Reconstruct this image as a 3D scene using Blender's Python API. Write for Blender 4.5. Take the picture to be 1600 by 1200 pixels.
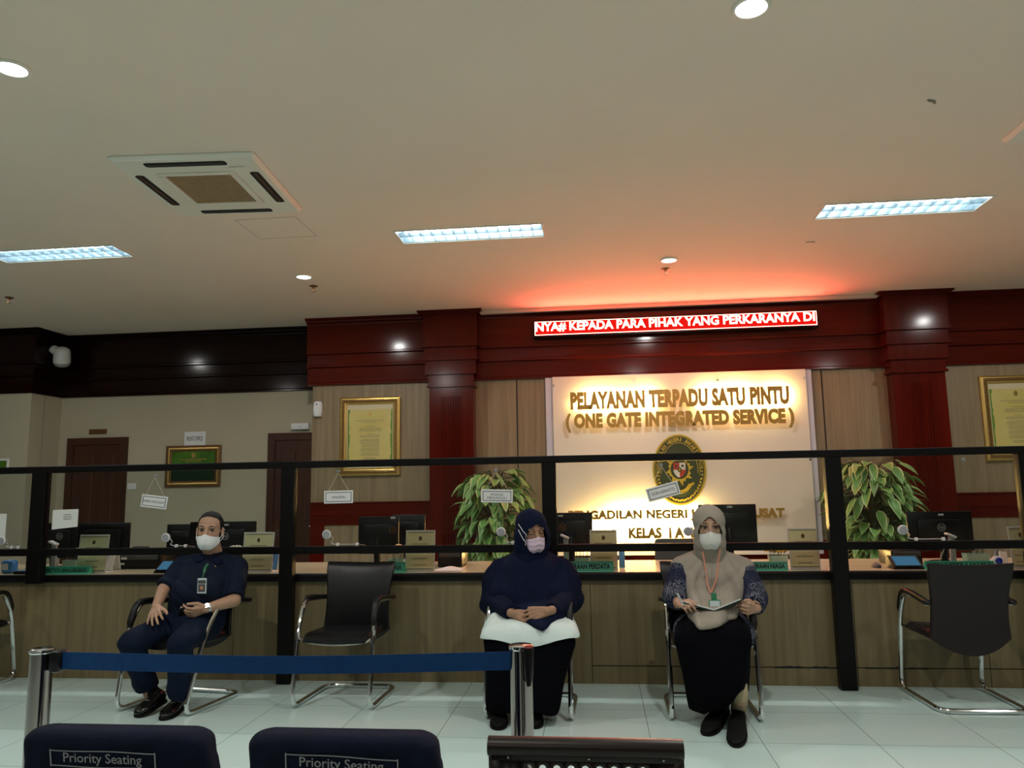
import bpy, bmesh, math, random
from mathutils import Vector, Matrix, noise, Euler

for o in list(bpy.data.objects):
    bpy.data.objects.remove(o)
scene = bpy.context.scene
COL = scene.collection
PI = math.pi

# ------------------------------------------------------------------ camera
CAM_H = 1.38
FPX = 1200.0                                   # focal length in pixels of a 1600 px wide frame
_dy = Vector(((935 - 800) / FPX, -(765 - 600) / FPX, -1)).normalized()
_dz = Vector((1, 0.0164, 0)).cross(_dy).normalized()
if _dz.y < 0:
    _dz = -_dz
_dx = _dy.cross(_dz)
ROT = Matrix((_dx, _dy, _dz))                  # camera space -> world
cd = bpy.data.cameras.new('camera')
cd.sensor_width = 36.0
cd.lens = 36.0 * FPX / 1600.0
cd.clip_start = 0.05
cam = bpy.data.objects.new('camera', cd)
COL.objects.link(cam)
cam.matrix_world = Matrix.Translation((0, 0, CAM_H)) @ ROT.to_4x4()
scene.camera = cam

# ------------------------------------------------------------------ world, exposure, room lamps out of frame
scene.view_settings.view_transform = 'Standard'
scene.view_settings.look = 'None'
scene.view_settings.exposure = 0.0
scene.view_settings.gamma = 1.0
scene.view_settings.use_curve_mapping = False
w = bpy.data.worlds.new('world')
scene.world = w
w.use_nodes = True
w.node_tree.nodes['Background'].inputs[0].default_value = (0.8, 0.9, 1.0, 1)
w.node_tree.nodes['Background'].inputs[1].default_value = 0.02

CEIL = 3.46


def lamp(name, kind, loc, power, color=(1, 1, 1), size=0.3, size_y=None, rot=(0, 0, 0)):
    l = bpy.data.lights.new(name, kind)
    l.energy = power
    l.color = color
    if kind == 'AREA':
        l.size = size
        if size_y:
            l.shape = 'RECTANGLE'
            l.size_y = size_y
    else:
        l.shadow_soft_size = size
    o = bpy.data.objects.new(name, l)
    COL.objects.link(o)
    o.location = loc
    o.rotation_euler = rot
    return o


COOL = (1.0, 0.98, 0.93)
# the ceiling fixtures over the waiting area, behind and beside the camera
for _x, _y, _p in ((-4.5, 1.2, 20), (-0.97, 1.2, 20), (2.35, 1.2, 20), (-0.97, -1.8, 18), (2.35, -1.8, 18)):
    lamp('room_lamp', 'AREA', (_x, _y, CEIL - 0.02), _p, COOL, 1.15, 0.28)
# the two rows of round downlights
for _x, _y, _p in ((-6.3, 3.2, 26), (-2.775, 3.205, 34), (0.73, 3.20, 34), (4.2, 3.2, 34), (-2.757, 6.925, 26), (0.71, 6.953, 26), (4.2, 6.95, 24), (-6.2, 6.93, 14)):
    lamp('downlight_lamp', 'AREA', (_x, _y, CEIL - 0.012), _p, COOL, 0.11).data.shape = 'DISK'


def at(px, py, Y):
    """the point at depth Y that the photograph shows at (px, py)"""
    r = ROT @ Vector(((px - 800) / FPX, -(py - 600) / FPX, -1))
    return Vector((0, 0, CAM_H)) + r * (Y / r.y)


def atz(px, py, z):
    r = ROT @ Vector(((px - 800) / FPX, -(py - 600) / FPX, -1))
    return Vector((0, 0, CAM_H)) + r * ((z - CAM_H) / r.z)


# ------------------------------------------------------------------ materials
MATS = {}


def pbr(name, col, rough=0.6, metal=0.0, var=0.0, vscale=8.0, stretch=(1, 1, 1), bump=0.0, bscale=60.0,
        coat=0.0, sss=0.0, spec=0.5, emit=None, estr=0.0, col2=None):
    m = bpy.data.materials.new(name)
    m.use_nodes = True
    nt = m.node_tree
    b = nt.nodes['Principled BSDF']
    b.inputs['Base Color'].default_value = (*col, 1)
    b.inputs['Roughness'].default_value = rough
    b.inputs['Metallic'].default_value = metal
    b.inputs['Coat Weight'].default_value = coat
    b.inputs['Coat Roughness'].default_value = 0.12
    b.inputs['Specular IOR Level'].default_value = spec
    if sss:
        b.inputs['Subsurface Weight'].default_value = sss
        b.inputs['Subsurface Radius'].default_value = (0.012, 0.005, 0.003)
        b.inputs['Subsurface Scale'].default_value = 1.0
    if emit:
        b.inputs['Emission Color'].default_value = (*emit, 1)
        b.inputs['Emission Strength'].default_value = estr
    if var or bump or col2:
        tc = nt.nodes.new('ShaderNodeTexCoord')
        mp = nt.nodes.new('ShaderNodeMapping')
        mp.inputs['Scale'].default_value = stretch
        nt.links.new(tc.outputs['Object'], mp.inputs['Vector'])
        if var or col2:
            n = nt.nodes.new('ShaderNodeTexNoise')
            n.inputs['Scale'].default_value = vscale
            n.inputs['Detail'].default_value = 5
            nt.links.new(mp.outputs[0], n.inputs['Vector'])
            r = nt.nodes.new('ShaderNodeValToRGB')
            r.color_ramp.elements[0].position = 0.3
            r.color_ramp.elements[1].position = 0.7
            c2 = col2 if col2 else tuple(min(1, c * (1 + var)) for c in col)
            c1 = col if col2 else tuple(c * (1 - var) for c in col)
            r.color_ramp.elements[0].color = (*c1, 1)
            r.color_ramp.elements[1].color = (*c2, 1)
            nt.links.new(n.outputs['Fac'], r.inputs[0])
            nt.links.new(r.outputs[0], b.inputs['Base Color'])
        if bump:
            n2 = nt.nodes.new('ShaderNodeTexNoise')
            n2.inputs['Scale'].default_value = bscale
            n2.inputs['Detail'].default_value = 3
            nt.links.new(mp.outputs[0], n2.inputs['Vector'])
            bp = nt.nodes.new('ShaderNodeBump')
            bp.inputs['Strength'].default_value = bump
            bp.inputs['Distance'].default_value = 0.01
            nt.links.new(n2.outputs['Fac'], bp.inputs['Height'])
            nt.links.new(bp.outputs[0], b.inputs['Normal'])
    MATS[name] = m
    return m


def emis(name, col, strength):
    m = bpy.data.materials.new(name)
    m.use_nodes = True
    nt = m.node_tree
    nt.nodes.clear()
    out = nt.nodes.new('ShaderNodeOutputMaterial')
    e = nt.nodes.new('ShaderNodeEmission')
    e.inputs[0].default_value = (*col, 1)
    e.inputs[1].default_value = strength
    nt.links.new(e.outputs[0], out.inputs[0])
    MATS[name] = m
    return m


def thin_glass(name, tint=(0.93, 0.96, 0.95), fac=1.0):
    m = bpy.data.materials.new(name)
    m.use_nodes = True
    nt = m.node_tree
    nt.nodes.clear()
    out = nt.nodes.new('ShaderNodeOutputMaterial')
    tr = nt.nodes.new('ShaderNodeBsdfTransparent')
    tr.inputs[0].default_value = (*tint, 1)
    gl = nt.nodes.new('ShaderNodeBsdfGlossy')
    gl.inputs['Roughness'].default_value = 0.02
    fr = nt.nodes.new('ShaderNodeFresnel')
    fr.inputs[0].default_value = 1.45
    mu = nt.nodes.new('ShaderNodeMath')
    mu.operation = 'MULTIPLY'
    mu.inputs[1].default_value = fac
    mx = nt.nodes.new('ShaderNodeMixShader')
    nt.links.new(fr.outputs[0], mu.inputs[0])
    nt.links.new(mu.outputs[0], mx.inputs[0])
    nt.links.new(tr.outputs[0], mx.inputs[1])
    nt.links.new(gl.outputs[0], mx.inputs[2])
    nt.links.new(mx.outputs[0], out.inputs[0])
    MATS[name] = m
    return m


def tile_floor(name):
    m = pbr(name, (0.66, 0.78, 0.76), 0.12, spec=0.5)
    nt = m.node_tree
    b = nt.nodes['Principled BSDF']
    tc = nt.nodes.new('ShaderNodeTexCoord')
    mp = nt.nodes.new('ShaderNodeMapping')
    # joints every 0.6 m, through x = -0.357 and y = 4.53
    mp.inputs['Location'].default_value = (0.357 / 0.602, -4.53 / 0.602, 0)
    mp.inputs['Scale'].default_value = (1 / 0.602, 1 / 0.602, 1)
    br = nt.nodes.new('ShaderNodeTexBrick')
    br.offset = 0.0
    br.inputs['Scale'].default_value = 1.0
    br.inputs['Brick Width'].default_value = 1.0
    br.inputs['Row Height'].default_value = 1.0
    br.inputs['Mortar Size'].default_value = 0.0035
    br.inputs['Mortar Smooth'].default_value = 0.2
    br.inputs['Color1'].default_value = (0.54, 0.70, 0.67, 1)
    br.inputs['Color2'].default_value = (0.57, 0.73, 0.70, 1)
    br.inputs['Mortar'].default_value = (0.16, 0.20, 0.19, 1)
    nt.links.new(tc.outputs['Object'], mp.inputs[0])
    nt.links.new(mp.outputs[0], br.inputs['Vector'])
    nt.links.new(br.outputs['Color'], b.inputs['Base Color'])
    return m


def veneer(name, c1, c2, rough=0.45, axis='z', scale=9.0, spec=0.4):
    """straight grained wood veneer"""
    st = {'z': (scale, scale, 0.35), 'x': (0.35, scale, scale)}[axis]
    m = pbr(name, c1, rough, spec=spec)
    nt = m.node_tree
    b = nt.nodes['Principled BSDF']
    tc = nt.nodes.new('ShaderNodeTexCoord')
    mp = nt.nodes.new('ShaderNodeMapping')
    mp.inputs['Scale'].default_value = st
    n = nt.nodes.new('ShaderNodeTexNoise')
    n.inputs['Scale'].default_value = 2.2
    n.inputs['Detail'].default_value = 8
    n.inputs['Roughness'].default_value = 0.7
    r = nt.nodes.new('ShaderNodeValToRGB')
    r.color_ramp.elements[0].position = 0.32
    r.color_ramp.elements[1].position = 0.68
    r.color_ramp.elements[0].color = (*c1, 1)
    r.color_ramp.elements[1].color = (*c2, 1)
    nt.links.new(tc.outputs['Object'], mp.inputs[0])
    nt.links.new(mp.outputs[0], n.inputs['Vector'])
    nt.links.new(n.outputs['Fac'], r.inputs[0])
    nt.links.new(r.outputs[0], b.inputs['Base Color'])
    return m


tile_floor('floor_tile')
pbr('ceiling_paint', (0.84, 0.715, 0.60), 0.85, var=0.02, vscale=1.2)
veneer('oak', (0.20, 0.145, 0.082), (0.33, 0.25, 0.145))
veneer('counter_oak', (0.135, 0.103, 0.050), (0.21, 0.165, 0.082))
veneer('laminate', (0.47, 0.40, 0.25), (0.55, 0.47, 0.30), 0.25, 'x', 5)
veneer('mahogany', (0.066, 0.0052, 0.0023), (0.10, 0.0082, 0.0035), 0.13, 'x', 5, 0.2)
veneer('mahogany_upright', (0.066, 0.0052, 0.0023), (0.10, 0.0082, 0.0035), 0.15, 'z', 5, 0.2)
veneer('dark_mahogany', (0.009, 0.0015, 0.0012), (0.014, 0.0025, 0.002), 0.13, 'x', 5, 0.2)
veneer('door_wood', (0.042, 0.013, 0.007), (0.068, 0.022, 0.011), 0.4)
pbr('cream_paint', (0.45, 0.405, 0.295), 0.8, var=0.03, vscale=2)
pbr('dull_wall', (0.14, 0.135, 0.12), 0.9)
pbr('black_metal', (0.003, 0.0025, 0.0025), 0.4, 0.0, spec=0.2)
pbr('black_plastic', (0.006, 0.006, 0.007), 0.35, spec=0.3)
pbr('screen_black', (0.012, 0.013, 0.014), 0.15)
pbr('grey_plastic', (0.32, 0.33, 0.34), 0.45)
pbr('dark_grey', (0.06, 0.06, 0.06), 0.5)
pbr('white_plastic', (0.75, 0.76, 0.76), 0.4)
pbr('ac_white', (0.80, 0.76, 0.66), 0.5)
pbr('ac_grille', (0.42, 0.29, 0.16), 0.7)
pbr('void_black', (0.008, 0.008, 0.008), 0.8)
pbr('chrome', (0.78, 0.78, 0.78), 0.10, 1.0)
pbr('post_chrome', (0.42, 0.38, 0.36), 0.12, 1.0)
pbr('brushed_steel', (0.50, 0.48, 0.46), 0.22, 1.0)
pbr('louvre', (0.22, 0.28, 0.31), 0.3, 0.3)
pbr('leather', (0.004, 0.004, 0.005), 0.33, spec=0.35, bump=0.15, bscale=180)
pbr('brown_leather', (0.012, 0.007, 0.007), 0.5, spec=0.3, bump=0.15, bscale=180)
pbr('pad_rubber', (0.005, 0.005, 0.005), 0.45, spec=0.35)
pbr('paper', (0.72, 0.74, 0.70), 0.8)
pbr('sheet_yellow', (0.80, 0.74, 0.42), 0.6, var=0.06, vscale=14)
pbr('sheet_edge', (0.72, 0.72, 0.66), 0.3)
pbr('ink', (0.02, 0.025, 0.03), 0.7)
pbr('faint_ink', (0.30, 0.27, 0.14), 0.7)
pbr('sign_green', (0.05, 0.42, 0.25), 0.35)
pbr('sign_green_ink', (0.003, 0.022, 0.014), 0.6)
pbr('gold', (0.62, 0.42, 0.13), 0.33, 0.85, bump=0.2, bscale=90)
pbr('gilt_dark', (0.16, 0.075, 0.025), 0.45, 0.5)
pbr('letter_gold', (0.44, 0.27, 0.06), 0.35, 0.4)
pbr('emblem_gold', (0.62, 0.45, 0.04), 0.4, 0.2)
pbr('emblem_green', (0.035, 0.05, 0.014), 0.5)
pbr('emblem_red', (0.42, 0.05, 0.025), 0.5)
pbr('emblem_white', (0.7, 0.68, 0.6), 0.5)
pbr('panel_acrylic', (0.80, 0.72, 0.60), 0.30)
pbr('panel_edge', (0.66, 0.64, 0.70), 0.3)
pbr('poster_green', (0.10, 0.24, 0.02), 0.25, col2=(0.025, 0.09, 0.015), vscale=3)
pbr('poster_dark', (0.010, 0.03, 0.012), 0.25)
pbr('certificate', (0.56, 0.46, 0.12), 0.3, col2=(0.62, 0.55, 0.22), vscale=2.5)
pbr('certificate_green', (0.12, 0.25, 0.03), 0.4)
pbr('mount_cream', (0.60, 0.53, 0.34), 0.6)
pbr('navy_cloth', (0.006, 0.009, 0.022), 0.9, spec=0.12, var=0.2, vscale=20, bump=0.2, bscale=300)
pbr('belt_blue', (0.008, 0.055, 0.18), 0.7, spec=0.2, var=0.08, vscale=40, bump=0.1, bscale=400)
pbr('cover_print', (0.30, 0.29, 0.30), 0.7)
pbr('bench_brown', (0.014, 0.008, 0.006), 0.35, 0.2, spec=0.35)
pbr('blue_plastic', (0.05, 0.22, 0.50), 0.4)
pbr('lens_blue', (0.01, 0.03, 0.35), 0.1)
pbr('pale_green', (0.35, 0.52, 0.42), 0.5)
pbr('petal_white', (0.72, 0.66, 0.58), 0.7)
pbr('petal_yellow', (0.75, 0.45, 0.04), 0.7)
pbr('petal_peach', (0.80, 0.52, 0.28), 0.7)
pbr('leaf_dark', (0.02, 0.06, 0.02), 0.6)
pbr('stem_green', (0.07, 0.08, 0.03), 0.7)
pbr('pot_red', (0.14, 0.04, 0.02), 0.5)
pbr('string', (0.62, 0.55, 0.42), 0.8)
pbr('stain', (0.26, 0.22, 0.17), 0.9)
pbr('hatch_line', (0.34, 0.31, 0.27), 0.9)
thin_glass('glass')
thin_glass('clear_hook', (0.9, 0.9, 0.9), 2.0)
emis('tube_light', (0.80, 0.94, 1.0), 30.0)
emis('down_light', (0.9, 0.96, 1.0), 6.0)
emis('led_red', (1.0, 0.20, 0.15), 14.0)
emis('led_field', (1.0, 0.012, 0.008), 0.85)
emis('tablet_screen', (0.14, 0.42, 0.70), 0.30)


def M(n):
    return MATS[n]


# ------------------------------------------------------------------ mesh builder
class MB:
    def __init__(self):
        self.v = []
        self.f = []
        self.m = []
        self.uv = None

    def add(self, verts, faces, mi=0):
        b = len(self.v)
        self.v += [Vector(p) for p in verts]
        self.f += [tuple(b + i for i in f) for f in faces]
        self.m += [mi] * len(faces)
        return self

    def box(self, lo, hi, mi=0, mat=None):
        x0, y0, z0 = lo
        x1, y1, z1 = hi
        vs = [Vector(p) for p in ((x0, y0, z0), (x1, y0, z0), (x1, y1, z0), (x0, y1, z0), (x0, y0, z1), (x1, y0, z1), (x1, y1, z1), (x0, y1, z1))]
        if mat:
            vs = [mat @ p for p in vs]
        return self.add(vs, [(0, 3, 2, 1), (4, 5, 6, 7), (0, 1, 5, 4), (1, 2, 6, 5), (2, 3, 7, 6), (3, 0, 4, 7)], mi)

    def cbox(self, c, s, mi=0, mat=None):
        c = Vector(c)
        s = Vector(s) / 2
        return self.box(c - s, c + s, mi, mat)

    def rbox(self, lo, hi, r=0.01, seg=2, mi=0, mat=None):
        bm = bmesh.new()
        bmesh.ops.create_cube(bm, size=1)
        lo, hi = Vector(lo), Vector(hi)
        for v in bm.verts:
            v.co = Vector(((v.co.x + .5) * (hi.x - lo.x) + lo.x, (v.co.y + .5) * (hi.y - lo.y) + lo.y, (v.co.z + .5) * (hi.z - lo.z) + lo.z))
        bmesh.ops.bevel(bm, geom=bm.edges[:], offset=min(r, 0.49 * min(hi - lo)), segments=seg, affect='EDGES', profile=0.5)
        return self.bm(bm, mi, mat)

    def bm(self, bm, mi=0, mat=None):
        bm.verts.index_update()
        vs = [(mat @ v.co) if mat else v.co.copy() for v in bm.verts]
        fs = [tuple(v.index for v in f.verts) for f in bm.faces]
        bm.free()
        return self.add(vs, fs, mi)

    def ring_loft(self, rings, cap=True, closed=True, mi=0):
        n = len(rings[0])
        vs = [p for r in rings for p in r]
        fs = []
        for i in range(len(rings) - 1):
            for j in range(n if closed else n - 1):
                a, b = i * n + j, i * n + (j + 1) % n
                fs.append((a, b, b + n, a + n))
        if cap:
            fs.append(tuple(range(n - 1, -1, -1)))
            fs.append(tuple((len(rings) - 1) * n + k for k in range(n)))
        return self.add(vs, fs, mi)

    def tube(self, pts, r, seg=8, cap=True, mi=0, smooth=0):
        pts = [Vector(p) for p in pts]
        rs = r if isinstance(r, (list, tuple)) else [r] * len(pts)
        if smooth:
            pts, rs = catmull(pts, rs, smooth)
        rings = []
        t = (pts[1] - pts[0]).normalized()
        up = Vector((0, 0, 1)) if abs(t.z) < 0.9 else Vector((1, 0, 0))
        nrm = (up - t * up.dot(t)).normalized()
        for i, p in enumerate(pts):
            if i == 0:
                tt = pts[1] - pts[0]
            elif i == len(pts) - 1:
                tt = pts[-1] - pts[-2]
            else:
                tt = (pts[i + 1] - p).normalized() + (p - pts[i - 1]).normalized()
            if tt.length < 1e-9:
                tt = t
            tt.normalize()
            nrm = nrm - tt * nrm.dot(tt)
            if nrm.length < 1e-6:
                nrm = tt.orthogonal()
            nrm.normalize()
            bi = tt.cross(nrm)
            rings.append([p + (nrm * math.cos(a) + bi * math.sin(a)) * rs[i] for a in [2 * PI * k / seg for k in range(seg)]])
            t = tt
        return self.ring_loft(rings, cap, True, mi)

    def cyl(self, p1, p2, r1, r2=None, seg=16, mi=0):
        return self.tube([p1, p2], [r1, r1 if r2 is None else r2], seg, True, mi)

    def lathe(self, prof, c=(0, 0, 0), seg=24, mi=0, mat=None, cap=True):
        c = Vector(c)
        rings = []
        for r, z in prof:
            ring = [Vector((r * math.cos(a), r * math.sin(a), z)) + c for a in [2 * PI * k / seg for k in range(seg)]]
            if mat:
                ring = [mat @ p for p in ring]
            rings.append(ring)
        return self.ring_loft(rings, cap, True, mi)

    def ball(self, c, r, seg=12, mi=0, mat=None):
        rr = r if isinstance(r, (tuple, list, Vector)) else (r, r, r)
        rings = []
        n = max(4, seg // 2)
        for i in range(n + 1):
            th = PI * (i + 0.02) / (n + 0.04)
            ring = []
            for k in range(seg):
                a = 2 * PI * k / seg
                p = Vector((rr[0] * math.sin(th) * math.cos(a), rr[1] * math.sin(th) * math.sin(a), -rr[2] * math.cos(th)))
                p = (mat @ p) if mat else p
                ring.append(p + Vector(c))
            rings.append(ring)
        return self.ring_loft(rings, True, True, mi)

    def grid(self, fn, nu, nv, mi=0):
        vs = [fn(i / nu, j / nv) for j in range(nv + 1) for i in range(nu + 1)]
        fs = [(j * (nu + 1) + i, j * (nu + 1) + i + 1, (j + 1) * (nu + 1) + i + 1, (j + 1) * (nu + 1) + i) for j in range(nv) for i in range(nu)]
        return self.add(vs, fs, mi)

    def build(self, name, mat, parent=None, root=None, smooth=True, angle=35):
        me = bpy.data.meshes.new(name)
        off = Vector(root.location) if root else Vector((0, 0, 0))
        me.from_pydata([tuple(p - off) for p in self.v], [], self.f)
        return link(name, me, mat, parent, smooth, angle, self.m)


def link(name, me, mat, parent=None, smooth=True, angle=35, mi=None):
    mats = mat if isinstance(mat, (list, tuple)) else [mat]
    for mm in mats:
        me.materials.append(M(mm) if isinstance(mm, str) else mm)
    if mi and len(mats) > 1:
        me.polygons.foreach_set('material_index', mi)
    bm = bmesh.new()
    bm.from_mesh(me)
    bmesh.ops.recalc_face_normals(bm, faces=bm.faces[:])
    bm.to_mesh(me)
    bm.free()
    if smooth:
        me.shade_smooth()
        me.set_sharp_from_angle(angle=math.radians(angle))
    me.update()
    o = bpy.data.objects.new(name, me)
    COL.objects.link(o)
    if parent:
        o.parent = parent
    return o


def catmull(pts, rs, n):
    out, ro = [], []
    P = [pts[0] * 2 - pts[1]] + pts + [pts[-1] * 2 - pts[-2]]
    for i in range(1, len(P) - 2):
        for k in range(n):
            t = k / n
            p0, p1, p2, p3 = P[i - 1], P[i], P[i + 1], P[i + 2]
            out.append(0.5 * ((2 * p1) + (p2 - p0) * t + (2 * p0 - 5 * p1 + 4 * p2 - p3) * t * t + (3 * p1 - p0 - 3 * p2 + p3) * t ** 3))
            ro.append(rs[i - 1] * (1 - t) + rs[i] * t)
    out.append(pts[-1])
    ro.append(rs[-1])
    return out, ro


def bend(pts, r, n=5):
    """polyline with rounded corners"""
    pts = [Vector(p) for p in pts]
    out = [pts[0]]
    for i in range(1, len(pts) - 1):
        a, b, c = pts[i - 1], pts[i], pts[i + 1]
        d = min(r, (a - b).length * .49, (c - b).length * .49)
        p, q = b + (a - b).normalized() * d, b + (c - b).normalized() * d
        for k in range(n + 1):
            t = k / n
            out.append(p * (1 - t) ** 2 + b * 2 * t * (1 - t) + q * t * t)
    out.append(pts[-1])
    return out


def rrect(w, h, r, n=4):
    """rounded rectangle outline in 2-D"""
    out = []
    r = min(r, w / 2 - 1e-4, h / 2 - 1e-4)
    for cx, cy, a0 in ((w / 2 - r, h / 2 - r, 0), (-w / 2 + r, h / 2 - r, 90), (-w / 2 + r, -h / 2 + r, 180), (w / 2 - r, -h / 2 + r, 270)):
        for k in range(n + 1):
            a = math.radians(a0 + 90 * k / n)
            out.append((cx + r * math.cos(a), cy + r * math.sin(a)))
    return out


def thing(name, label, cat, loc=(0, 0, 0), rz=0.0, group=None):
    o = bpy.data.objects.new(name, None)
    o.empty_display_size = 0.1
    COL.objects.link(o)
    o.location = loc
    o.rotation_euler = (0, 0, rz)
    return tag(o, label, cat, group)


def tag(o, label=None, cat=None, group=None, kind=None):
    if label:
        o['label'] = label
    if cat:
        o['category'] = cat
    if group:
        o['group'] = group
    if kind:
        o['kind'] = kind
    return o


def kids(o):
    return [c for c in COL.objects if c.parent == o]


def copy_tree(o, parent=None):
    c = o.copy()
    COL.objects.link(c)
    if parent:
        c.parent = parent
    for ch in kids(o):
        copy_tree(ch, c)
    return c


def text_mesh(s, width=None, height=None, bold=0.0, extrude=0.0, mirror=False, space=1.0, line=1.0):
    """text as mesh data, centred on the origin in the XZ plane facing -Y"""
    c = bpy.data.curves.new('text', 'FONT')
    c.body = s
    c.size = 1.0
    c.align_x = 'CENTER'
    c.resolution_u = 3
    c.offset = bold
    c.extrude = 0.0
    c.space_character = space
    c.space_line = line
    c.fill_mode = 'BOTH'
    o = bpy.data.objects.new('text', c)
    COL.objects.link(o)
    dg = bpy.context.evaluated_depsgraph_get()
    me = bpy.data.meshes.new_from_object(o.evaluated_get(dg))
    bpy.data.objects.remove(o)
    bpy.data.curves.remove(c)
    vs = [v.co.copy() for v in me.vertices]
    fs = [tuple(p.vertices) for p in me.polygons]
    bpy.data.meshes.remove(me)
    x0, x1 = min(v.x for v in vs), max(v.x for v in vs)
    y0, y1 = min(v.y for v in vs), max(v.y for v in vs)
    sx = sy = 1.0
    if width and height:
        sx, sy = width / (x1 - x0), height / (y1 - y0)
    elif width:
        sx = sy = width / (x1 - x0)
    elif height:
        sx = sy = height / (y1 - y0)
    out = [Vector(((v.x - (x0 + x1) / 2) * sx, 0, (v.y - (y0 + y1) / 2) * sy)) for v in vs]
    if extrude:
        n = len(out)
        bm = bmesh.new()
        bv = [bm.verts.new(p) for p in out]
        for f in fs:
            try:
                bm.faces.new([bv[i] for i in f])
            except ValueError:
                pass
        bmesh.ops.remove_doubles(bm, verts=bm.verts[:], dist=1e-5)
        r = bmesh.ops.extrude_face_region(bm, geom=bm.faces[:])
        for e in r['geom']:
            if isinstance(e, bmesh.types.BMVert):
                e.co.y -= extrude
        bm.verts.index_update()
        out = [v.co.copy() for v in bm.verts]
        fs = [tuple(v.index for v in f.verts) for f in bm.faces]
        bm.free()
    return out, fs


def add_text(mb, s, c, width=None, height=None, bold=0.0, extrude=0.0, rot=0.0, mi=0, mat=None, **k):
    vs, fs = text_mesh(s, width, height, bold, extrude, **k)
    mt = mat if mat else Matrix.Translation(Vector(c)) @ Matrix.Rotation(rot, 4, 'Y')
    mb.add([mt @ v for v in vs], fs, mi)
    return mb
# ================================================================== THE SETTING
FLUOR = [(-4.55, 5.915), (-0.97, 5.955), (2.345, 5.88)]
FW, FD = 1.19, 0.31
X0, X1, Y0, Y1 = -10.0, 7.0, -4.0, 9.4


def struct(name, mb, mat, label=None, cat=None, parent=None, **k):
    o = mb.build(name, mat, parent, **k)
    if not parent:
        tag(o, label, cat, kind='structure')
    return o


struct('floor', MB().box((X0, Y0, -0.08), (X1, Y1, 0)), 'floor_tile', 'pale glossy square-tiled floor of the service hall', 'floor', smooth=False)

# ceiling with rectangular openings for the recessed fixtures
mb = MB()
xs = sorted({X0, X1} | {x + s * FW / 2 for x, y in FLUOR for s in (-1, 1)})
ys = sorted({Y0, Y1} | {y + s * FD / 2 for x, y in FLUOR for s in (-1, 1)})
for i in range(len(xs) - 1):
    for j in range(len(ys) - 1):
        cx, cy = (xs[i] + xs[i + 1]) / 2, (ys[j] + ys[j + 1]) / 2
        if any(abs(cx - x) < FW / 2 and abs(cy - y) < FD / 2 for x, y in FLUOR):
            continue
        mb.box((xs[i], ys[j], CEIL), (xs[i + 1], ys[j + 1], CEIL + 0.03))
struct('ceiling', mb, 'ceiling_paint', 'plain cream painted ceiling', 'ceiling', smooth=False)

struct('wall_front', MB().box((X0, Y0 - 0.1, 0), (X1, Y0, CEIL)), 'dull_wall', 'plain wall behind the waiting area', 'wall', smooth=False)
struct('wall_right', MB().box((X1, Y0, 0), (X1 + 0.1, Y1, CEIL)), 'dull_wall', 'plain wall at the right end of the hall', 'wall', smooth=False)
struct('wall_side', MB().box((X0 - 0.1, Y0, 0), (X0, Y1, CEIL)), 'dull_wall', 'plain wall at the far left end of the hall', 'wall', smooth=False)

WY = 8.80          # oak facade plane
RY = 9.18          # recessed cream wall plane
XE = -3.36         # left end of the oak facade
mb = MB().box((XE, WY, 0), (X1, WY + 0.12, CEIL)).box((XE, WY + 0.12, 0), (XE + 0.05, RY, CEIL))
struct('wall_back', mb, 'oak', 'oak veneer back wall behind the service counter', 'wall', smooth=False)
struct('wall_recess', MB().box((-6.87, RY, 0), (XE + 0.04, RY + 0.12, CEIL)), 'cream_paint', 'recessed cream wall with two doors at the left', 'wall', smooth=False)
mb = MB().box((X0, 8.64, 0), (-6.87, RY + 0.12, CEIL))
struct('wall_left', mb, 'cream_paint', 'projecting cream wall block at the far left', 'wall', smooth=False)
# thin joint lines on the plaster and on the oak
mb = MB().cbox((-6.867, 8.86, 1.35), (0.006, 0.006, 2.6))
struct('trim_1', mb, 'stain', 'thin vertical joint on the side of the cream wall block', 'wall joint', smooth=False)
mb = MB()
for px in (1287, 748 + 60):
    p = at(px, 640, WY)
    mb.cbox((p.x, WY - 0.001, 1.5), (0.012, 0.006, 2.4))
struct('trim_2', mb, 'void_black', 'thin dark vertical seams between the oak sheets', 'wall joint', smooth=False)


def run(mb, prof, x0, x1):
    """extrude a (y, z) profile along x"""
    return mb.ring_loft([[Vector((x, y, z)) for y, z in prof] for x in (x0, x1)], True, True)


def beam_prof(y, back, top=CEIL):
    """stepped cornice with crown lip, three fascias and two beads"""
    return [(back, top), (y - 0.09, top), (y - 0.085, top - 0.018), (y - 0.05, top - 0.03), (y - 0.045, top - 0.045), (y - 0.005, top - 0.06), (y, top - 0.075),
            (y, 3.065), (y - 0.022, 3.055), (y - 0.022, 3.035), (y + 0.02, 3.028), (y + 0.02, 2.912), (y - 0.004, 2.902), (y - 0.004, 2.880), (y + 0.038, 2.872),
            (y + 0.038, 2.700), (y + 0.028, 2.690), (y + 0.028, 2.668), (back, 2.660)]


struct('trim_3', run(MB(), beam_prof(8.735, WY + 0.02), -3.42, -1.9), 'mahogany', 'glossy mahogany beam over the left oak bay', 'beam', smooth=False)
struct('trim_4', run(MB(), beam_prof(8.735, WY + 0.02), -1.4, 3.2), 'mahogany', 'glossy mahogany beam over the sign board', 'beam', smooth=False)
struct('trim_5', run(MB(), beam_prof(8.735, WY + 0.02), 3.7, X1), 'mahogany', 'glossy mahogany beam over the right oak bay', 'beam', smooth=False)
struct('trim_6', run(MB(), beam_prof(9.13, RY + 0.02), -6.95, XE), 'dark_mahogany', 'dark mahogany beam over the recessed cream wall', 'beam', smooth=False)
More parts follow.
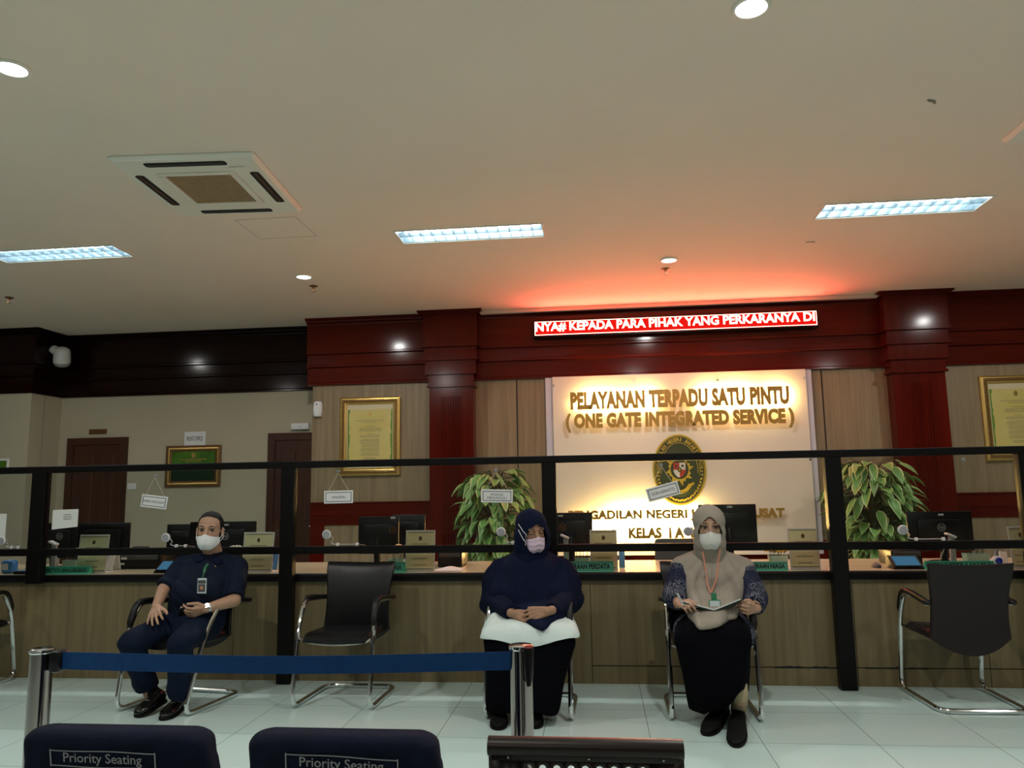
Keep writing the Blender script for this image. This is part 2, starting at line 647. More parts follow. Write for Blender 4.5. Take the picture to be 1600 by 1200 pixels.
# the same profile wrapped round the corner of the block
mb = MB()
rings = []
for px_, side in ((X0, 0), (-6.87, 1), (-6.87, 2)):
    ring = []
    for y, z in beam_prof(8.60, 8.66):
        d = 8.64 - y
        ring.append(Vector((px_, y, z)) if side == 0 else Vector((-6.87 + d, y, z)) if side == 1 else Vector((-6.87 + d, RY + 0.01, z)))
    rings.append(ring)
mb.ring_loft(rings, True, True)
struct('trim_7', mb, 'dark_mahogany', 'dark mahogany beam around the projecting wall block', 'beam', smooth=False)


struct('trim_13', MB().box((-1.33, 8.60, CEIL - 0.040), (3.12, 8.66, CEIL - 0.001)), 'ceiling_paint', 'thin cream strip added for the ceiling edge left clear of red light', 'added strip', smooth=False)  # added strip, stands in for the ceiling edge that the red light misses


def pilaster(name, xc, w, label):
    mb = MB()
    y = 8.56

    def slab(hw, yf, z0, z1):
        mb.box((xc - hw, yf, z0), (xc + hw, WY + 0.03, z1))
    hw = w / 2
    slab(hw + 0.12, y - 0.075, CEIL - 0.018, CEIL)
    slab(hw + 0.095, y - 0.045, CEIL - 0.045, CEIL - 0.018)
    slab(hw + 0.06, y - 0.01, 3.055, CEIL - 0.045)
    slab(hw + 0.075, y - 0.028, 3.035, 3.060)
    slab(hw + 0.05, y + 0.005, 2.90, 3.036)
    slab(hw + 0.06, y - 0.008, 2.882, 2.902)
    slab(hw + 0.04, y + 0.02, 2.72, 2.884)
    slab(hw + 0.01, y + 0.05, 2.60, 2.722)
    slab(hw + 0.025, y + 0.03, 2.575, 2.602)
    slab(hw, y + 0.06, 0.0, 2.576)
    slab(hw + 0.02, y + 0.03, 0.0, 0.30)
    # reeds
    for k in range(8):
        x = xc - 0.105 + k * 0.030
        mb.tube([(x, y + 0.060, 0.45), (x, y + 0.060, 2.46), (x, y + 0.068, 2.47)], [0.0105, 0.0105, 0.004], 6)
    return struct(name, mb, 'mahogany_upright', label, 'pilaster', smooth=False)


pilaster('trim_8', -1.645, 0.51, 'reeded mahogany pilaster left of the sign board')
pilaster('trim_9', 3.47, 0.54, 'reeded mahogany pilaster right of the sign board')


def wainscot(name, x0, x1, label):
    o = struct(name, MB().box((x0, WY - 0.025, 1.13), (x1, WY + 0.01, 1.27)).box((x0, WY - 0.035, 1.27), (x1, WY + 0.01, 1.285))
               .box((x0, WY - 0.018, 1.02), (x1, WY + 0.01, 1.13)).box((x0, WY - 0.018, 0), (x1, WY + 0.01, 0.24))
               .box((x0, WY - 0.018, 0.24), (x0 + 0.17, WY + 0.01, 1.02)).box((x1 - 0.17, WY - 0.018, 0.24), (x1, WY + 0.01, 1.02)),
               'mahogany', label, 'wainscot', smooth=False)
    MB().box((x0 + 0.165, WY - 0.006, 0.235), (x1 - 0.165, WY + 0.005, 1.025)).build('infill_panel', 'oak', o, smooth=False)
    return o


wainscot('trim_10', XE + 0.005, -1.90, 'mahogany wainscot under the framed certificate')
wainscot('trim_11', 3.74, 6.9, 'mahogany wainscot right of the right pilaster')
struct('trim_12', MB().box((-1.39, WY - 0.02, 0), (3.2, WY + 0.01, 0.80)), 'mahogany', 'plain mahogany dado below the sign board', 'wainscot', smooth=False)


def door(name, x0, x1, label):
    o = struct(name, MB().box((x0, RY - 0.03, 0), (x0 + 0.09, RY + 0.01, 2.14)).box((x1 - 0.09, RY - 0.03, 0), (x1, RY + 0.01, 2.14))
               .box((x0 + 0.09, RY - 0.028, 2.05), (x1 - 0.09, RY + 0.01, 2.14)), 'door_wood', label, 'door', smooth=False)
    a, b = x0 + 0.085, x1 - 0.085
    mb = MB().box((a, RY - 0.012, 0), (b, RY + 0.01, 2.055))
    w = (b - a - 0.30) / 2
    for k in range(2):
        xa = a + 0.10 + k * (w + 0.10)
        for z0, z1 in ((0.18, 0.92), (1.06, 1.93)):
            mb.rbox((xa, RY - 0.020, z0), (xa + w, RY - 0.005, z1), 0.007, 1)
    MB_leaf = mb.build('door_leaf', 'door_wood', o, smooth=False)
    MB().cyl((b - 0.06, RY - 0.012, 1.0), (b - 0.06, RY - 0.07, 1.0), 0.012, seg=10).tube([(b - 0.06, RY - 0.065, 1.0), (b - 0.17, RY - 0.065, 1.0)], 0.010).build('door_handle', 'brushed_steel', o)


door('door_1', -6.74, -5.92, 'dark wooden panel door at the left of the recessed wall')
door('door_2', -4.06, -3.24, 'dark wooden panel door beside the oak facade')

# ================================================================== CEILING FITTINGS
def fluorescent(x, y, label):
    t = thing('ceiling_light', label, 'light', (x, y, CEIL), group='recessed fluorescent fixtures')
    hw, hd, H = FW / 2 - 0.002, FD / 2 - 0.002, 0.10
    mb = MB()
    mb.box((-hw, -hd, H), (hw, hd, H + 0.004)).box((-hw, -hd, 0), (-hw + 0.003, hd, H)).box((hw - 0.003, -hd, 0), (hw, hd, H))
    mb.box((-hw, -hd, 0), (hw, -hd + 0.003, H)).box((-hw, hd - 0.003, 0), (hw, hd, H))
    mb.build('housing', 'louvre', t, smooth=False)
    mb = MB()
    for a, b in (((-hw - 0.012, -hd - 0.012), (hw + 0.012, -hd + 0.004)), ((-hw - 0.012, hd - 0.004), (hw + 0.012, hd + 0.012)),
                 ((-hw - 0.012, -hd), (-hw + 0.004, hd)), ((hw - 0.004, -hd), (hw + 0.012, hd))):
        mb.box((a[0], a[1], -0.006), (b[0], b[1], -0.0004))
    mb.build('rim', 'ac_white', t, smooth=False)
    for s in (-1, 1):
        MB().tube([(-hw + 0.03, s * hd * 0.5, 0.068), (hw - 0.03, s * hd * 0.5, 0.068)], 0.013, 8).build('fluorescent_tube', 'tube_light', t)
    mb = MB()
    for k in range(1, 13):
        xx = -hw + k * 2 * hw / 13
        mb.box((xx - 0.0015, -hd + 0.004, 0.002), (xx + 0.0015, hd - 0.004, 0.040))
    for yy in (-hd + 0.006, 0, hd - 0.006):
        mb.box((-hw + 0.004, yy - 0.004, 0.002), (hw - 0.004, yy + 0.004, 0.040))
    mb.build('louvre_grid', 'louvre', t, smooth=False)


fluorescent(*FLUOR[0], 'recessed fluorescent ceiling light cut by the left photo edge')
fluorescent(*FLUOR[1], 'recessed fluorescent ceiling light in the middle, right of the air conditioner')
fluorescent(*FLUOR[2], 'recessed fluorescent ceiling light at the right of the ceiling')


def downlight(x, y, label):
    t = thing('downlight', label, 'light', (x, y, CEIL), group='round ceiling downlights')
    MB().lathe([(0.066, -0.0005), (0.084, -0.0005), (0.085, -0.004), (0.080, -0.009), (0.069, -0.010), (0.066, -0.004), (0.066, -0.0005)], seg=32, cap=False).build('rim', 'ac_white', t)
    MB().lathe([(0.067, -0.0010), (0.067, -0.0045), (0.045, -0.006), (0.002, -0.0065)], seg=28).build('lens', 'down_light', t)


for (x, y), lb in zip(((-2.775, 3.205), (0.73, 3.20), (-2.757, 6.925), (0.71, 6.953)),
                      ('round downlight at the upper left corner of the photo', 'round downlight at the top edge above the sign board',
                       'small round downlight in front of the left oak bay', 'small round downlight above the red display')):
    downlight(x, y, lb)


def sprinkler(x, y, label):
    t = thing('sprinkler', label, 'sprinkler', (x, y, CEIL), group='ceiling sprinkler heads')
    MB().lathe([(0.042, 0), (0.042, -0.004), (0.020, -0.012), (0.013, -0.012)], seg=16).build('escutcheon', 'gilt_dark', t)
    mb = MB().cyl((0, 0, -0.010), (0, 0, -0.030), 0.011, seg=10)
    for s in (-1, 1):
        mb.tube([(s * 0.008, 0, -0.028), (s * 0.015, 0, -0.040), (s * 0.003, 0, -0.055)], 0.003, 6)
    mb.lathe([(0.004, -0.052), (0.017, -0.056), (0.017, -0.058), (0.003, -0.060)], seg=12)
    mb.build('nozzle', 'gilt_dark', t)


sprinkler(-2.79, 7.27, 'small sprinkler head behind the downlight before the left oak bay')
sprinkler(0.704, 7.24, 'small sprinkler head hanging near the red display')
sprinkler(-6.03, 7.17, 'small sprinkler head near the left photo edge')


def cassette(x, y, rz, label):
    t = thing('air_conditioner', label, 'air conditioner', (x, y, CEIL), rz, group='ceiling cassette air conditioners')
    hx, hy = 0.46, 0.49
    z = -0.032

    def rng(hx, hy, z, r=0.03):
        return [Vector((a, b, z)) for a, b in rrect(2 * hx, 2 * hy, r, 3)]
    mb = MB().ring_loft([rng(hx, hy, -0.001), rng(hx, hy, -0.010), rng(hx - 0.02, hy - 0.02, z), rng(0.262, 0.282, z), rng(0.255, 0.275, z + 0.012)], cap=False)
    mb.build('panel', 'ac_white', t, angle=25)
    fr = MB()
    for a, b, c, d in ((-0.255, -0.275, 0.255, -0.235), (-0.255, 0.235, 0.255, 0.275), (-0.255, -0.24, -0.215, 0.24), (0.215, -0.24, 0.255, 0.24)):
        fr.box((a, b, z - 0.004), (c, d, z + 0.012))
    fr.build('grille_frame', 'ac_white', t, smooth=False)
    g = MB().box((-0.216, -0.236, z + 0.006), (0.216, 0.236, z + 0.012))
    for k in range(22):
        yy = -0.23 + k * 0.46 / 21
        g.box((-0.216, yy - 0.004, z), (0.216, yy + 0.004, z + 0.008))
    for k in range(12):
        xx = -0.21 + k * 0.42 / 11
        g.box((xx - 0.003, -0.236, z + 0.001), (xx + 0.003, 0.236, z + 0.007))
    g.build('intake_grille', 'ac_grille', t, smooth=False)
    for k in range(4):
        rm = Matrix.Rotation(k * PI / 2, 4, 'Z')
        L, d0 = (0.25, 0.385) if k % 2 else (0.27, 0.355)
        L, d0 = (0.26, 0.375)
        if k % 2 == 0:
            rm = rm @ Matrix.Translation((0, 0.0, 0))
        s = MB()
        s.ring_loft([[rm @ Vector((a, b - d0 - (0.03 if k % 2 == 0 else 0), zz)) for a, b in rrect(2 * L, 0.062, 0.02, 3)] for zz in (z - 0.0015, z + 0.008)])
        so = s.build('air_outlet', 'void_black', t, smooth=False)
        f = MB().box((-L + 0.02, -d0 - (0.03 if k % 2 == 0 else 0) - 0.004, z - 0.004), (L - 0.02, -d0 - (0.03 if k % 2 == 0 else 0) + 0.004, z - 0.0012), 0, rm)
        f.build('flap', 'gilt_dark' if k % 2 else 'dark_grey', so, smooth=False)
    tx = MB()
    vs, fs = text_mesh('HITACHI', width=0.095)
    tx.add([Vector((v.x + 0.30, v.z - 0.345, z - 0.001)) for v in vs], fs)
    tx.build('brand_lettering', 'ink', t, smooth=False)


cassette(-2.52, 4.70, math.radians(4), 'square cream air conditioner cassette in the left part of the ceiling')
cassette(2.98, 4.28, math.radians(1), 'air conditioner cassette cut off by the right photo edge')

mb = MB()
x0, x1, y0, y1 = -2.69, -2.21, 5.36, 5.81
for a in ((x0, y0, x1, y0 + 0.004), (x0, y1 - 0.005, x1, y1), (x0, y0, x0 + 0.004, y1), (x1 - 0.004, y0, x1, y1)):
    mb.box((a[0], a[1], CEIL - 0.0015), (a[2], a[3], CEIL + 0.001))
o = mb.build('ceiling_hatch', 'hatch_line', smooth=False)
tag(o, 'faint square access hatch in the ceiling behind the air conditioner', 'hatch')
MB().box((x0 + 0.004, y0 + 0.004, CEIL - 0.0008), (x1 - 0.004, y1 - 0.004, CEIL + 0.001)).build('hatch_cover', 'ceiling_paint', o, smooth=False)

p = atz(1455, 157, CEIL)
mb = MB()
rng_ = random.Random(3)
for dx, dy, r in ((0, 0, 0.012), (0.016, 0.010, 0.010), (-0.016, -0.010, 0.008), (0.03, 0.03, 0.006)):
    mb.ball((p.x + dx, p.y + dy, CEIL - 0.003), (r * 1.4, r, 0.004), 8)
tag(mb.build('paint_flake', 'stain'), 'small brown flake peeling off the ceiling at the right', 'flake')
p = atz(1262, 378, CEIL)
mb = MB()
for dx, dy, r in ((0, 0, 0.012), (0.035, 0.0, 0.014), (0.055, 0.01, 0.007)):
    mb.ball((p.x + dx, p.y + dy, CEIL - 0.002), (r * 1.6, r * .7, 0.003), 8)
tag(mb.build('paint_flake', 'stain'), 'faint peeling spots on the ceiling below the right ceiling light', 'flake')

# ================================================================== COUNTER
CY = 5.745         # front of the black edge
CT = 0.784
t = thing('service_counter', 'long oak service counter with a thick black edge', 'counter', (-0.7, 6.2, 0))
mb = MB().rbox((-6.6, CY + 0.03, CT - 0.035), (4.6, 6.72, CT), 0.004, 1)
mb.build('counter_top', 'laminate', t, t, smooth=False)
MB().rbox((-6.6, CY, CT - 0.058), (4.6, CY + 0.045, CT + 0.001), 0.012, 2).build('edge_band', 'black_metal', t, t)
seams = [-6.55, -5.52, -2.80, -0.083, 1.752, 2.62, 4.55]
for a, b in zip(seams[:-1], seams[1:]):
    lowseam = a > -0.5
    mb = MB()
    if lowseam:
        mb.box((a + 0.002, 5.785, 0.128), (b - 0.002, 5.81, CT - 0.05)).box((a + 0.002, 5.785, 0.0), (b - 0.002, 5.81, 0.121))
    else:
        mb.box((a + 0.002, 5.785, 0.0), (b - 0.002, 5.81, CT - 0.05))
    mb.build('front_panel', 'counter_oak', t, t, smooth=False)
MB().box((-6.55, 5.812, 0.0), (4.55, 6.66, CT - 0.035)).build('carcass', 'void_black', t, t, smooth=False)
mb = MB()
mb.box((-6.55, 5.775, CT - 0.075), (4.55, 5.812, CT - 0.055))
mb.build('top_rail', 'counter_oak', t, t, smooth=False)
# torn veneer along the plinth seam
rnd = random.Random(5)
for a, b in ((1.19, 1.62), (1.80, 2.25)):
    mb = MB()
    x = a
    pts = []
    while x < b:
        pts.append((x, 0.124 + rnd.uniform(-0.008, 0.012)))
        x += 0.035
    for (xa, za), (xb, zb) in zip(pts[:-1], pts[1:]):
        mb.add([(xa, 5.7835, 0.118), (xb, 5.7835, 0.118), (xb, 5.7835, zb), (xa, 5.7835, za), (xa, 5.790, 0.118), (xb, 5.790, 0.118), (xb, 5.790, zb), (xa, 5.790, za)],
               [(0, 1, 2, 3), (4, 7, 6, 5), (0, 4, 5, 1), (3, 2, 6, 7), (0, 3, 7, 4), (1, 5, 6, 2)])
    mb.build('torn_edge', 'void_black', t, t, smooth=False)

# ================================================================== GLASS PARTITION
PY = 5.66          # front of the frame
t = thing('glass_partition', 'black framed glass partition along the counter', 'partition', (-0.7, PY, 0))
POSTS = [(-4.452, -4.335, CT - 0.058), (-2.400, -2.296, 0.0), (-0.411, -0.308, 0.0), (1.597, 1.707, 0.0), (2.880, 2.990, 0.0)]
TOPZ = 1.632
FY = PY + 0.078    # back of the frame
for x0, x1, z0 in POSTS:
    MB().rbox((x0, PY, z0), (x1, FY, 1.60), 0.004, 1).build('post', 'black_metal', t, t, smooth=False)
MB().rbox((-6.3, PY - 0.004, TOPZ - 0.052), (4.4, FY, TOPZ), 0.005, 1).build('top_rail', 'black_metal', t, t, smooth=False)
MB().rbox((-6.3, PY - 0.002, 0.938), (4.4, FY, 0.991), 0.005, 1).build('middle_rail', 'black_metal', t, t, smooth=False)
edges = [-6.3] + [v for p in POSTS for v in (p[0], p[1])] + [4.4]
for a, b in zip(edges[0::2], edges[1::2]):
    MB().box((a - 0.01, PY + 0.036, 0.985), (b + 0.01, PY + 0.042, TOPZ - 0.045)).build('glass_pane', 'glass', t, t, smooth=False)
GY = PY + 0.036    # front face of the glass
# ================================================================== SIGN BOARD ON THE BACK WALL
BX0, BX1, BZ0, BZ1 = -0.572, 2.395, 0.655, 2.672
BY = 8.77
sb = thing('sign_board', 'large white sign board with gold lettering and an oval emblem', 'sign', ((BX0 + BX1) / 2, BY, BZ0))
MB().rbox((BX0, BY, BZ0), (BX1, BY + 0.012, BZ1), 0.003, 1).build('backing_sheet', 'panel_edge', sb, sb, smooth=False)
FX0, FX1 = -0.488, 2.325
PF = BY - 0.035    # front of the acrylic sheet
MB().rbox((FX0, PF, BZ0), (FX1, BY - 0.001, BZ1 - 0.002), 0.003, 1).build('acrylic_sheet', 'panel_acrylic', sb, sb, smooth=False)
for px, py in ((864, 603), (991, 597), (1121, 594), (1257, 590), (1266, 718)):
    p = at(px, py, PF)
    if px < 900:
        p.x = FX0 + 0.012
    MB().lathe([(0.001, 0.010), (0.011, 0.010), (0.013, 0.006), (0.013, 0)], mat=Matrix.Translation((p.x, PF - 0.001, p.z)) @ Matrix.Rotation(PI / 2, 4, 'X'), seg=12).build('screw', 'brushed_steel', sb, sb)
LY = PF - 0.055    # back of the raised letters


def raised(s, pxl, pxr, pyc, caph, name):
    a, b = at(pxl, pyc, LY), at(pxr, pyc, LY)
    z = at((pxl + pxr) / 2, pyc, LY).z
    mb = add_text(MB(), s, ((a.x + b.x) / 2, LY, z), width=b.x - a.x, height=caph, bold=0.064, extrude=0.016, space=1.06)
    return mb.build(name, 'letter_gold', sb, sb, smooth=False), a.x, b.x, z


l1 = raised('PELAYANAN TERPADU SATU PINTU', 891, 1233, 622, 0.205, 'lettering')
l2 = raised('( ONE GATE INTEGRATED SERVICE )', 884, 1241, 657, 0.215, 'lettering')
l3 = raised('PENGADILAN NEGERI JAKARTA PUSAT', 888, 1226, 805, 0.130, 'lettering')
l4 = raised('KELAS  I A  KHUSUS', 982, 1150, 832, 0.122, 'lettering')


def halo(x0, x1, z, power, h=0.05):
    """the LED strips mounted behind the letters, shining on the sheet"""
    lamp('letter_backlight', 'AREA', ((x0 + x1) / 2, LY - 0.002, z), power, (1.0, 0.66, 0.24), x1 - x0, h, (PI / 2, 0, 0))


HW = 7.0
x_ = lambda px, py: at(px, py, LY).x
halo(x_(896, 622), x_(1022, 622), l1[3], 17 * HW)
halo(x_(1092, 622), x_(1228, 622), l1[3], 19 * HW)
halo(x_(955, 822), x_(1092, 822), l3[3] - 0.06, 34 * HW, 0.10)
halo(x_(905, 830), x_(960, 830), l3[3] - 0.20, 6 * HW, 0.05)

# oval court emblem
ec = at(1061.5, 734, PF)
EA, EB = 0.292, 0.392
def oval(a, b, y0, y1, n=72):
    return MB().ring_loft([[Vector((a * math.cos(q), y, b * math.sin(q))) for q in [2 * PI * k / n for k in range(n)]] for y in (y0, y1)])


def oval_ring(mb, a, b, wd, y0, y1, q0=0, q1=2 * PI, n=72):
    rings = []
    full = abs(q1 - q0 - 2 * PI) < 1e-6
    for k in range(n + (0 if full else 1)):
        q = q0 + (q1 - q0) * k / n
        c, s = math.cos(q), math.sin(q)
        rings.append([Vector((a * c, y0, b * s)), Vector((a * c, y1, b * s)), Vector(((a - wd) * c, y1, (b - wd) * s)), Vector(((a - wd) * c, y0, (b - wd) * s))])
    if full:
        rings.append(rings[0])
    return mb.ring_loft(rings, not full)


em = oval(EA, EB, -0.0005, -0.014).build('emblem', 'emblem_green', sb, smooth=False)
em.location = Vector((ec.x, PF, ec.z)) - sb.location
mb = oval_ring(MB(), EA, EB, 0.014, -0.013, -0.018)
oval_ring(mb, EA - 0.020, EB - 0.020, 0.004, -0.013, -0.017)
oval_ring(mb, EA - 0.090, EB - 0.090, 0.005, -0.013, -0.017, math.radians(-8), math.radians(188), 48)
mb.build('emblem_border', 'emblem_gold', em, smooth=False)
txt = 'PENGADILAN NEGERI JAKARTA PUSAT'
mb = MB()
for i, ch in enumerate(txt):
    if ch == ' ':
        continue
    q = math.radians(190 - 200 * i / (len(txt) - 1))
    a, b = EA - 0.056, EB - 0.056
    pos = Vector((a * math.cos(q), -0.0145, b * math.sin(q)))
    nrm = math.atan2(b * math.cos(q), a * math.sin(q))
    add_text(mb, ch, pos, width=0.012 if ch == 'I' else 0.030, height=0.042, bold=0.015, mat=Matrix.Translation(pos) @ Matrix.Rotation(math.atan2(math.cos(q) * b, math.sin(q) * a), 4, 'Y'))
mb.build('emblem_lettering', 'emblem_gold', em, smooth=False)
# gold flame rosette around the shield
mb = MB()
n = 32
pts = []
for k in range(n):
    q = 2 * PI * k / n + 0.1
    r = (0.160 if k % 4 == 0 else 0.118 if k % 4 == 1 else 0.128 if k % 4 == 2 else 0.105)
    pts.append(Vector((r * math.cos(q + 0.10 * (k % 4 == 0)), 0, r * 1.12 * math.sin(q + 0.10 * (k % 4 == 0)))))
mb.ring_loft([[p + Vector((0, y, 0.0)) for p in pts] for y in (-0.013, -0.019)])
mb.build('emblem_rosette', 'emblem_gold', em, smooth=False)
MB().ring_loft([[Vector((0.098 * math.cos(2 * PI * k / 32), y, 0.108 * math.sin(2 * PI * k / 32) + 0.005)) for k in range(32)] for y in (-0.018, -0.0215)]).build('emblem_roundel', 'emblem_green', em, smooth=False)


def shield(mb, x0, x1, top, bottom_fn, y):
    n = 8
    up = [Vector((x0 + (x1 - x0) * k / n, y, top)) for k in range(n + 1)]
    lo = [Vector((x0 + (x1 - x0) * k / n, y, bottom_fn(x0 + (x1 - x0) * k / n))) for k in range(n + 1)]
    return mb.ring_loft([up + lo[::-1], [p + Vector((0, -0.004, 0)) for p in up + lo[::-1]]])


bf = lambda x: -0.085 + 0.10 * (abs(x) / 0.066) ** 2.2 * 0.62
for nm, mt, (a, b), top, fn in (('shield_quarter', 'emblem_red', (-0.066, 0), 0.078, lambda x: 0.0), ('shield_quarter', 'emblem_white', (0, 0.066), 0.078, lambda x: 0.0),
                                ('shield_quarter', 'emblem_white', (-0.066, 0), 0.0, bf), ('shield_quarter', 'emblem_red', (0, 0.066), 0.0, bf)):
    shield(MB(), a, b, top, fn, -0.0205).build(nm, mt, em, smooth=False)
mb = MB().cyl((0, -0.023, 0), (0, -0.028, 0), 0.024, seg=20)
mb.cyl((0.034, -0.022, 0.042), (0.034, -0.027, 0.042), 0.014, seg=12).cyl((-0.036, -0.022, 0.040), (-0.036, -0.027, 0.040), 0.012, seg=12)
mb.build('shield_charge', 'emblem_green', em, smooth=False)
MB().cyl((0, -0.027, 0), (0, -0.030, 0), 0.011, seg=12).build('shield_star', 'emblem_gold', em, smooth=False)
mb = MB()
for k in range(23):
    q = math.radians(198 + 144 * k / 22)
    a, b = EA - 0.048, EB - 0.055
    c = Vector((a * math.cos(q), -0.014, b * math.sin(q)))
    oval_m = Matrix.Rotation(-q + (PI / 4 if k % 2 else -PI / 4), 4, 'Y')
    mb.ring_loft([[c + oval_m @ Vector((0.016 * math.cos(s), y, 0.010 * math.sin(s))) for s in [2 * PI * j / 10 for j in range(10)]] for y in (0, -0.004)])
mb.build('emblem_chain', 'emblem_gold', em, smooth=False)
mb = MB()
oval_ring(mb, 0.168, 0.265, 0.040, -0.013, -0.018, math.radians(222), math.radians(318), 20)
for s in (-1, 1):
    x = s * 0.135
    mb.ring_loft([[Vector((x + s * dx, y, -0.165 + dz)) for dx, dz in ((-0.025, -0.022), (0.02, 0.005), (0.012, 0.03), (0.0, 0.018), (-0.028, 0.012))] for y in (-0.013, -0.0175)])
mb.build('emblem_ribbon', 'emblem_gold', em, smooth=False)
add_text(MB(), 'DHARMMAYUKTI', (0, -0.0185, -0.247), width=0.13, height=0.022).build('ribbon_lettering', 'emblem_green', em, smooth=False)

# ================================================================== RED LED DISPLAY
LX0, LX1, LZ0, LZ1, LYY = -0.668, 2.455, 3.140, 3.298, 8.62
t = thing('led_display', 'long red scrolling message display on the mahogany beam', 'display', ((LX0 + LX1) / 2, LYY, LZ0))
MB().box((LX0 - 0.02, LYY + 0.006, LZ0 - 0.02), (LX1 + 0.02, 8.725, LZ1 + 0.02)).build('casing', 'black_metal', t, t, smooth=False)
MB().box((LX0, LYY + 0.002, LZ0), (LX1, LYY + 0.007, LZ1)).build('display_face', 'led_field', t, t, smooth=False)
mb = add_text(MB(), 'NYA# KEPADA PARA PIHAK YANG PERKARANYA DI', ((LX0 + LX1) / 2 - 0.005, LYY + 0.001, (LZ0 + LZ1) / 2 + 0.012), width=LX1 - LX0 - 0.03, height=0.112, bold=0.03)
mb.box((LX0, LYY, LZ0), (LX1, LYY + 0.0015, LZ0 + 0.007)).box((LX0, LYY, LZ1 - 0.006), (LX1, LYY + 0.0015, LZ1))
mb.box((LX0, LYY, LZ0), (LX0 + 0.006, LYY + 0.0015, LZ1)).box((LX1 - 0.006, LYY, LZ0), (LX1, LYY + 0.0015, LZ1))
mb.build('scrolling_text', 'led_red', t, t, smooth=False)
# the display's own light
lamp('led_display_light', 'AREA', ((LX0 + LX1) / 2, LYY - 0.006, (LZ0 + LZ1) / 2), 52.0, (1.0, 0.11, 0.065), LX1 - LX0, 0.12, (-PI / 2, 0, 0))

# ================================================================== FRAMES AND PLATES ON THE WALLS
def frame(name, label, cat, x0, x1, z0, z1, y, wd, mats, depth=0.03, group=None):
    t = thing(name, label, cat, ((x0 + x1) / 2, y, z0), group=group)
    W, H = x1 - x0, z1 - z0
    c = Vector(((x0 + x1) / 2, y, (z0 + z1) / 2))

    def molding(i0, i1, d0, d1, mat, nm):
        rings = []
        for ins, d in ((i0, 0.0), (i0, d0), ((i0 + i1) / 2, (d0 + d1) / 2 + 0.004), (i1, d1), (i1, 0.0)):
            rings.append([c + Vector((s * (W / 2 - ins), -d, q * (H / 2 - ins))) for s, q in ((-1, -1), (1, -1), (1, 1), (-1, 1))])
        mb = MB().ring_loft(rings, cap=False)
        return mb.build(nm, mat, t, t, smooth=False)
    molding(0, wd * 0.35, depth * 0.7, depth, mats[0], 'frame')
    molding(wd * 0.35, wd * 0.68, depth * 0.8, depth * 0.7, mats[1], 'frame_band')
    molding(wd * 0.68, wd, depth * 0.85, depth * 0.45, mats[0], 'inner_frame')
    return t, c, W, H


def text_rows(mb, c, y, rows, h):
    """short printed lines: (dx, z offset, width)"""
    for dx, dz, wd in rows:
        mb.box((c.x + dx - wd / 2, y - 0.0006, c.z + dz - h / 2), (c.x + dx + wd / 2, y + 0.0006, c.z + dz + h / 2))
    return mb


def certificate(label, pxa, pya, pxb, pyb, W=None):
    y = WY - 0.001
    a, b = at(pxa, pya, y - 0.02), at(pxb, pyb, y - 0.02)
    x0, z1, z0 = a.x, a.z, b.z
    x1 = x0 + W if W else b.x
    t, c, W, H = frame('framed_certificate', label, 'framed certificate', x0, x1, z0, z1, y, 0.085, ('gold', 'gilt_dark'), 0.045, 'gold framed certificates on the oak wall')
    mb = MB()
    n1, n2 = int(W / 0.022), int(H / 0.022)
    for k in range(n1):
        for s in (-1, 1):
            mb.ball((c.x - W / 2 + 0.045 + (W - 0.09) * k / (n1 - 1), y - 0.036, c.z + s * (H / 2 - 0.044)), 0.007, 6)
    for k in range(n2):
        for s in (-1, 1):
            mb.ball((c.x + s * (W / 2 - 0.044), y - 0.036, c.z - H / 2 + 0.045 + (H - 0.09) * k / (n2 - 1)), 0.007, 6)
    mb.build('beading', 'gold', t, t)
    MB().cbox((c.x, y - 0.010, c.z), (W - 0.165, 0.012, H - 0.165)).build('mount', 'mount_cream', t, t, smooth=False)
    w2, h2 = W - 0.19, H - 0.26
    MB().cbox((c.x, y - 0.0165, c.z - 0.015), (w2, 0.002, h2)).build('document', 'certificate', t, t, smooth=False)
    rnd = random.Random(4)
    for s in (-1, 1):
        mb = MB()
        for k in range(16):
            zz = c.z - 0.015 - h2 / 2 + h2 * (k + .5) / 16
            wv = 0.018 + rnd.uniform(-0.006, 0.008)
            mb.cbox((c.x + s * (w2 / 2 - wv / 2), y - 0.0178, zz), (wv, 0.001, h2 / 16))
        mb.build('green_border', 'certificate_green', t, t, smooth=False)
    mb = MB()
    rows = [(0, h2 * 0.30, w2 * 0.62), (0, h2 * 0.27, w2 * 0.30)]
    for grp, (z0_, n, wd) in enumerate(((0.20, 1, .22), (0.165, 3, .5), (0.06, 1, .15), (0.03, 2, .5), (-0.035, 3, .45), (-0.11, 3, .46), (-0.19, 3, .42), (-0.27, 3, .44), (-0.36, 2, .30))):
        for k in range(n):
            rows.append((rnd.uniform(-0.01, 0.01), h2 * (z0_ - 0.024 * k), w2 * wd * rnd.uniform(0.85, 1.1)))
    text_rows(mb, c + Vector((0, 0, -0.015)), y - 0.018, rows, 0.0065)
    mb.build('printed_lines', 'faint_ink', t, t, smooth=False)
    MB().ring_loft([[Vector((c.x + 0.022 * math.cos(q), yy, c.z - 0.015 + h2 * 0.42 + 0.028 * math.sin(q))) for q in [2 * PI * k / 16 for k in range(16)]] for yy in (y - 0.0172, y - 0.0190)]).build('seal', 'gold', t, t, smooth=False)


certificate('tall gold framed yellow certificate on the oak wall left of the pilaster', 532, 622, 625, 742)
certificate('gold framed yellow certificate cut off by the right photo edge', 1529, 588, 1545, 720, 0.72)

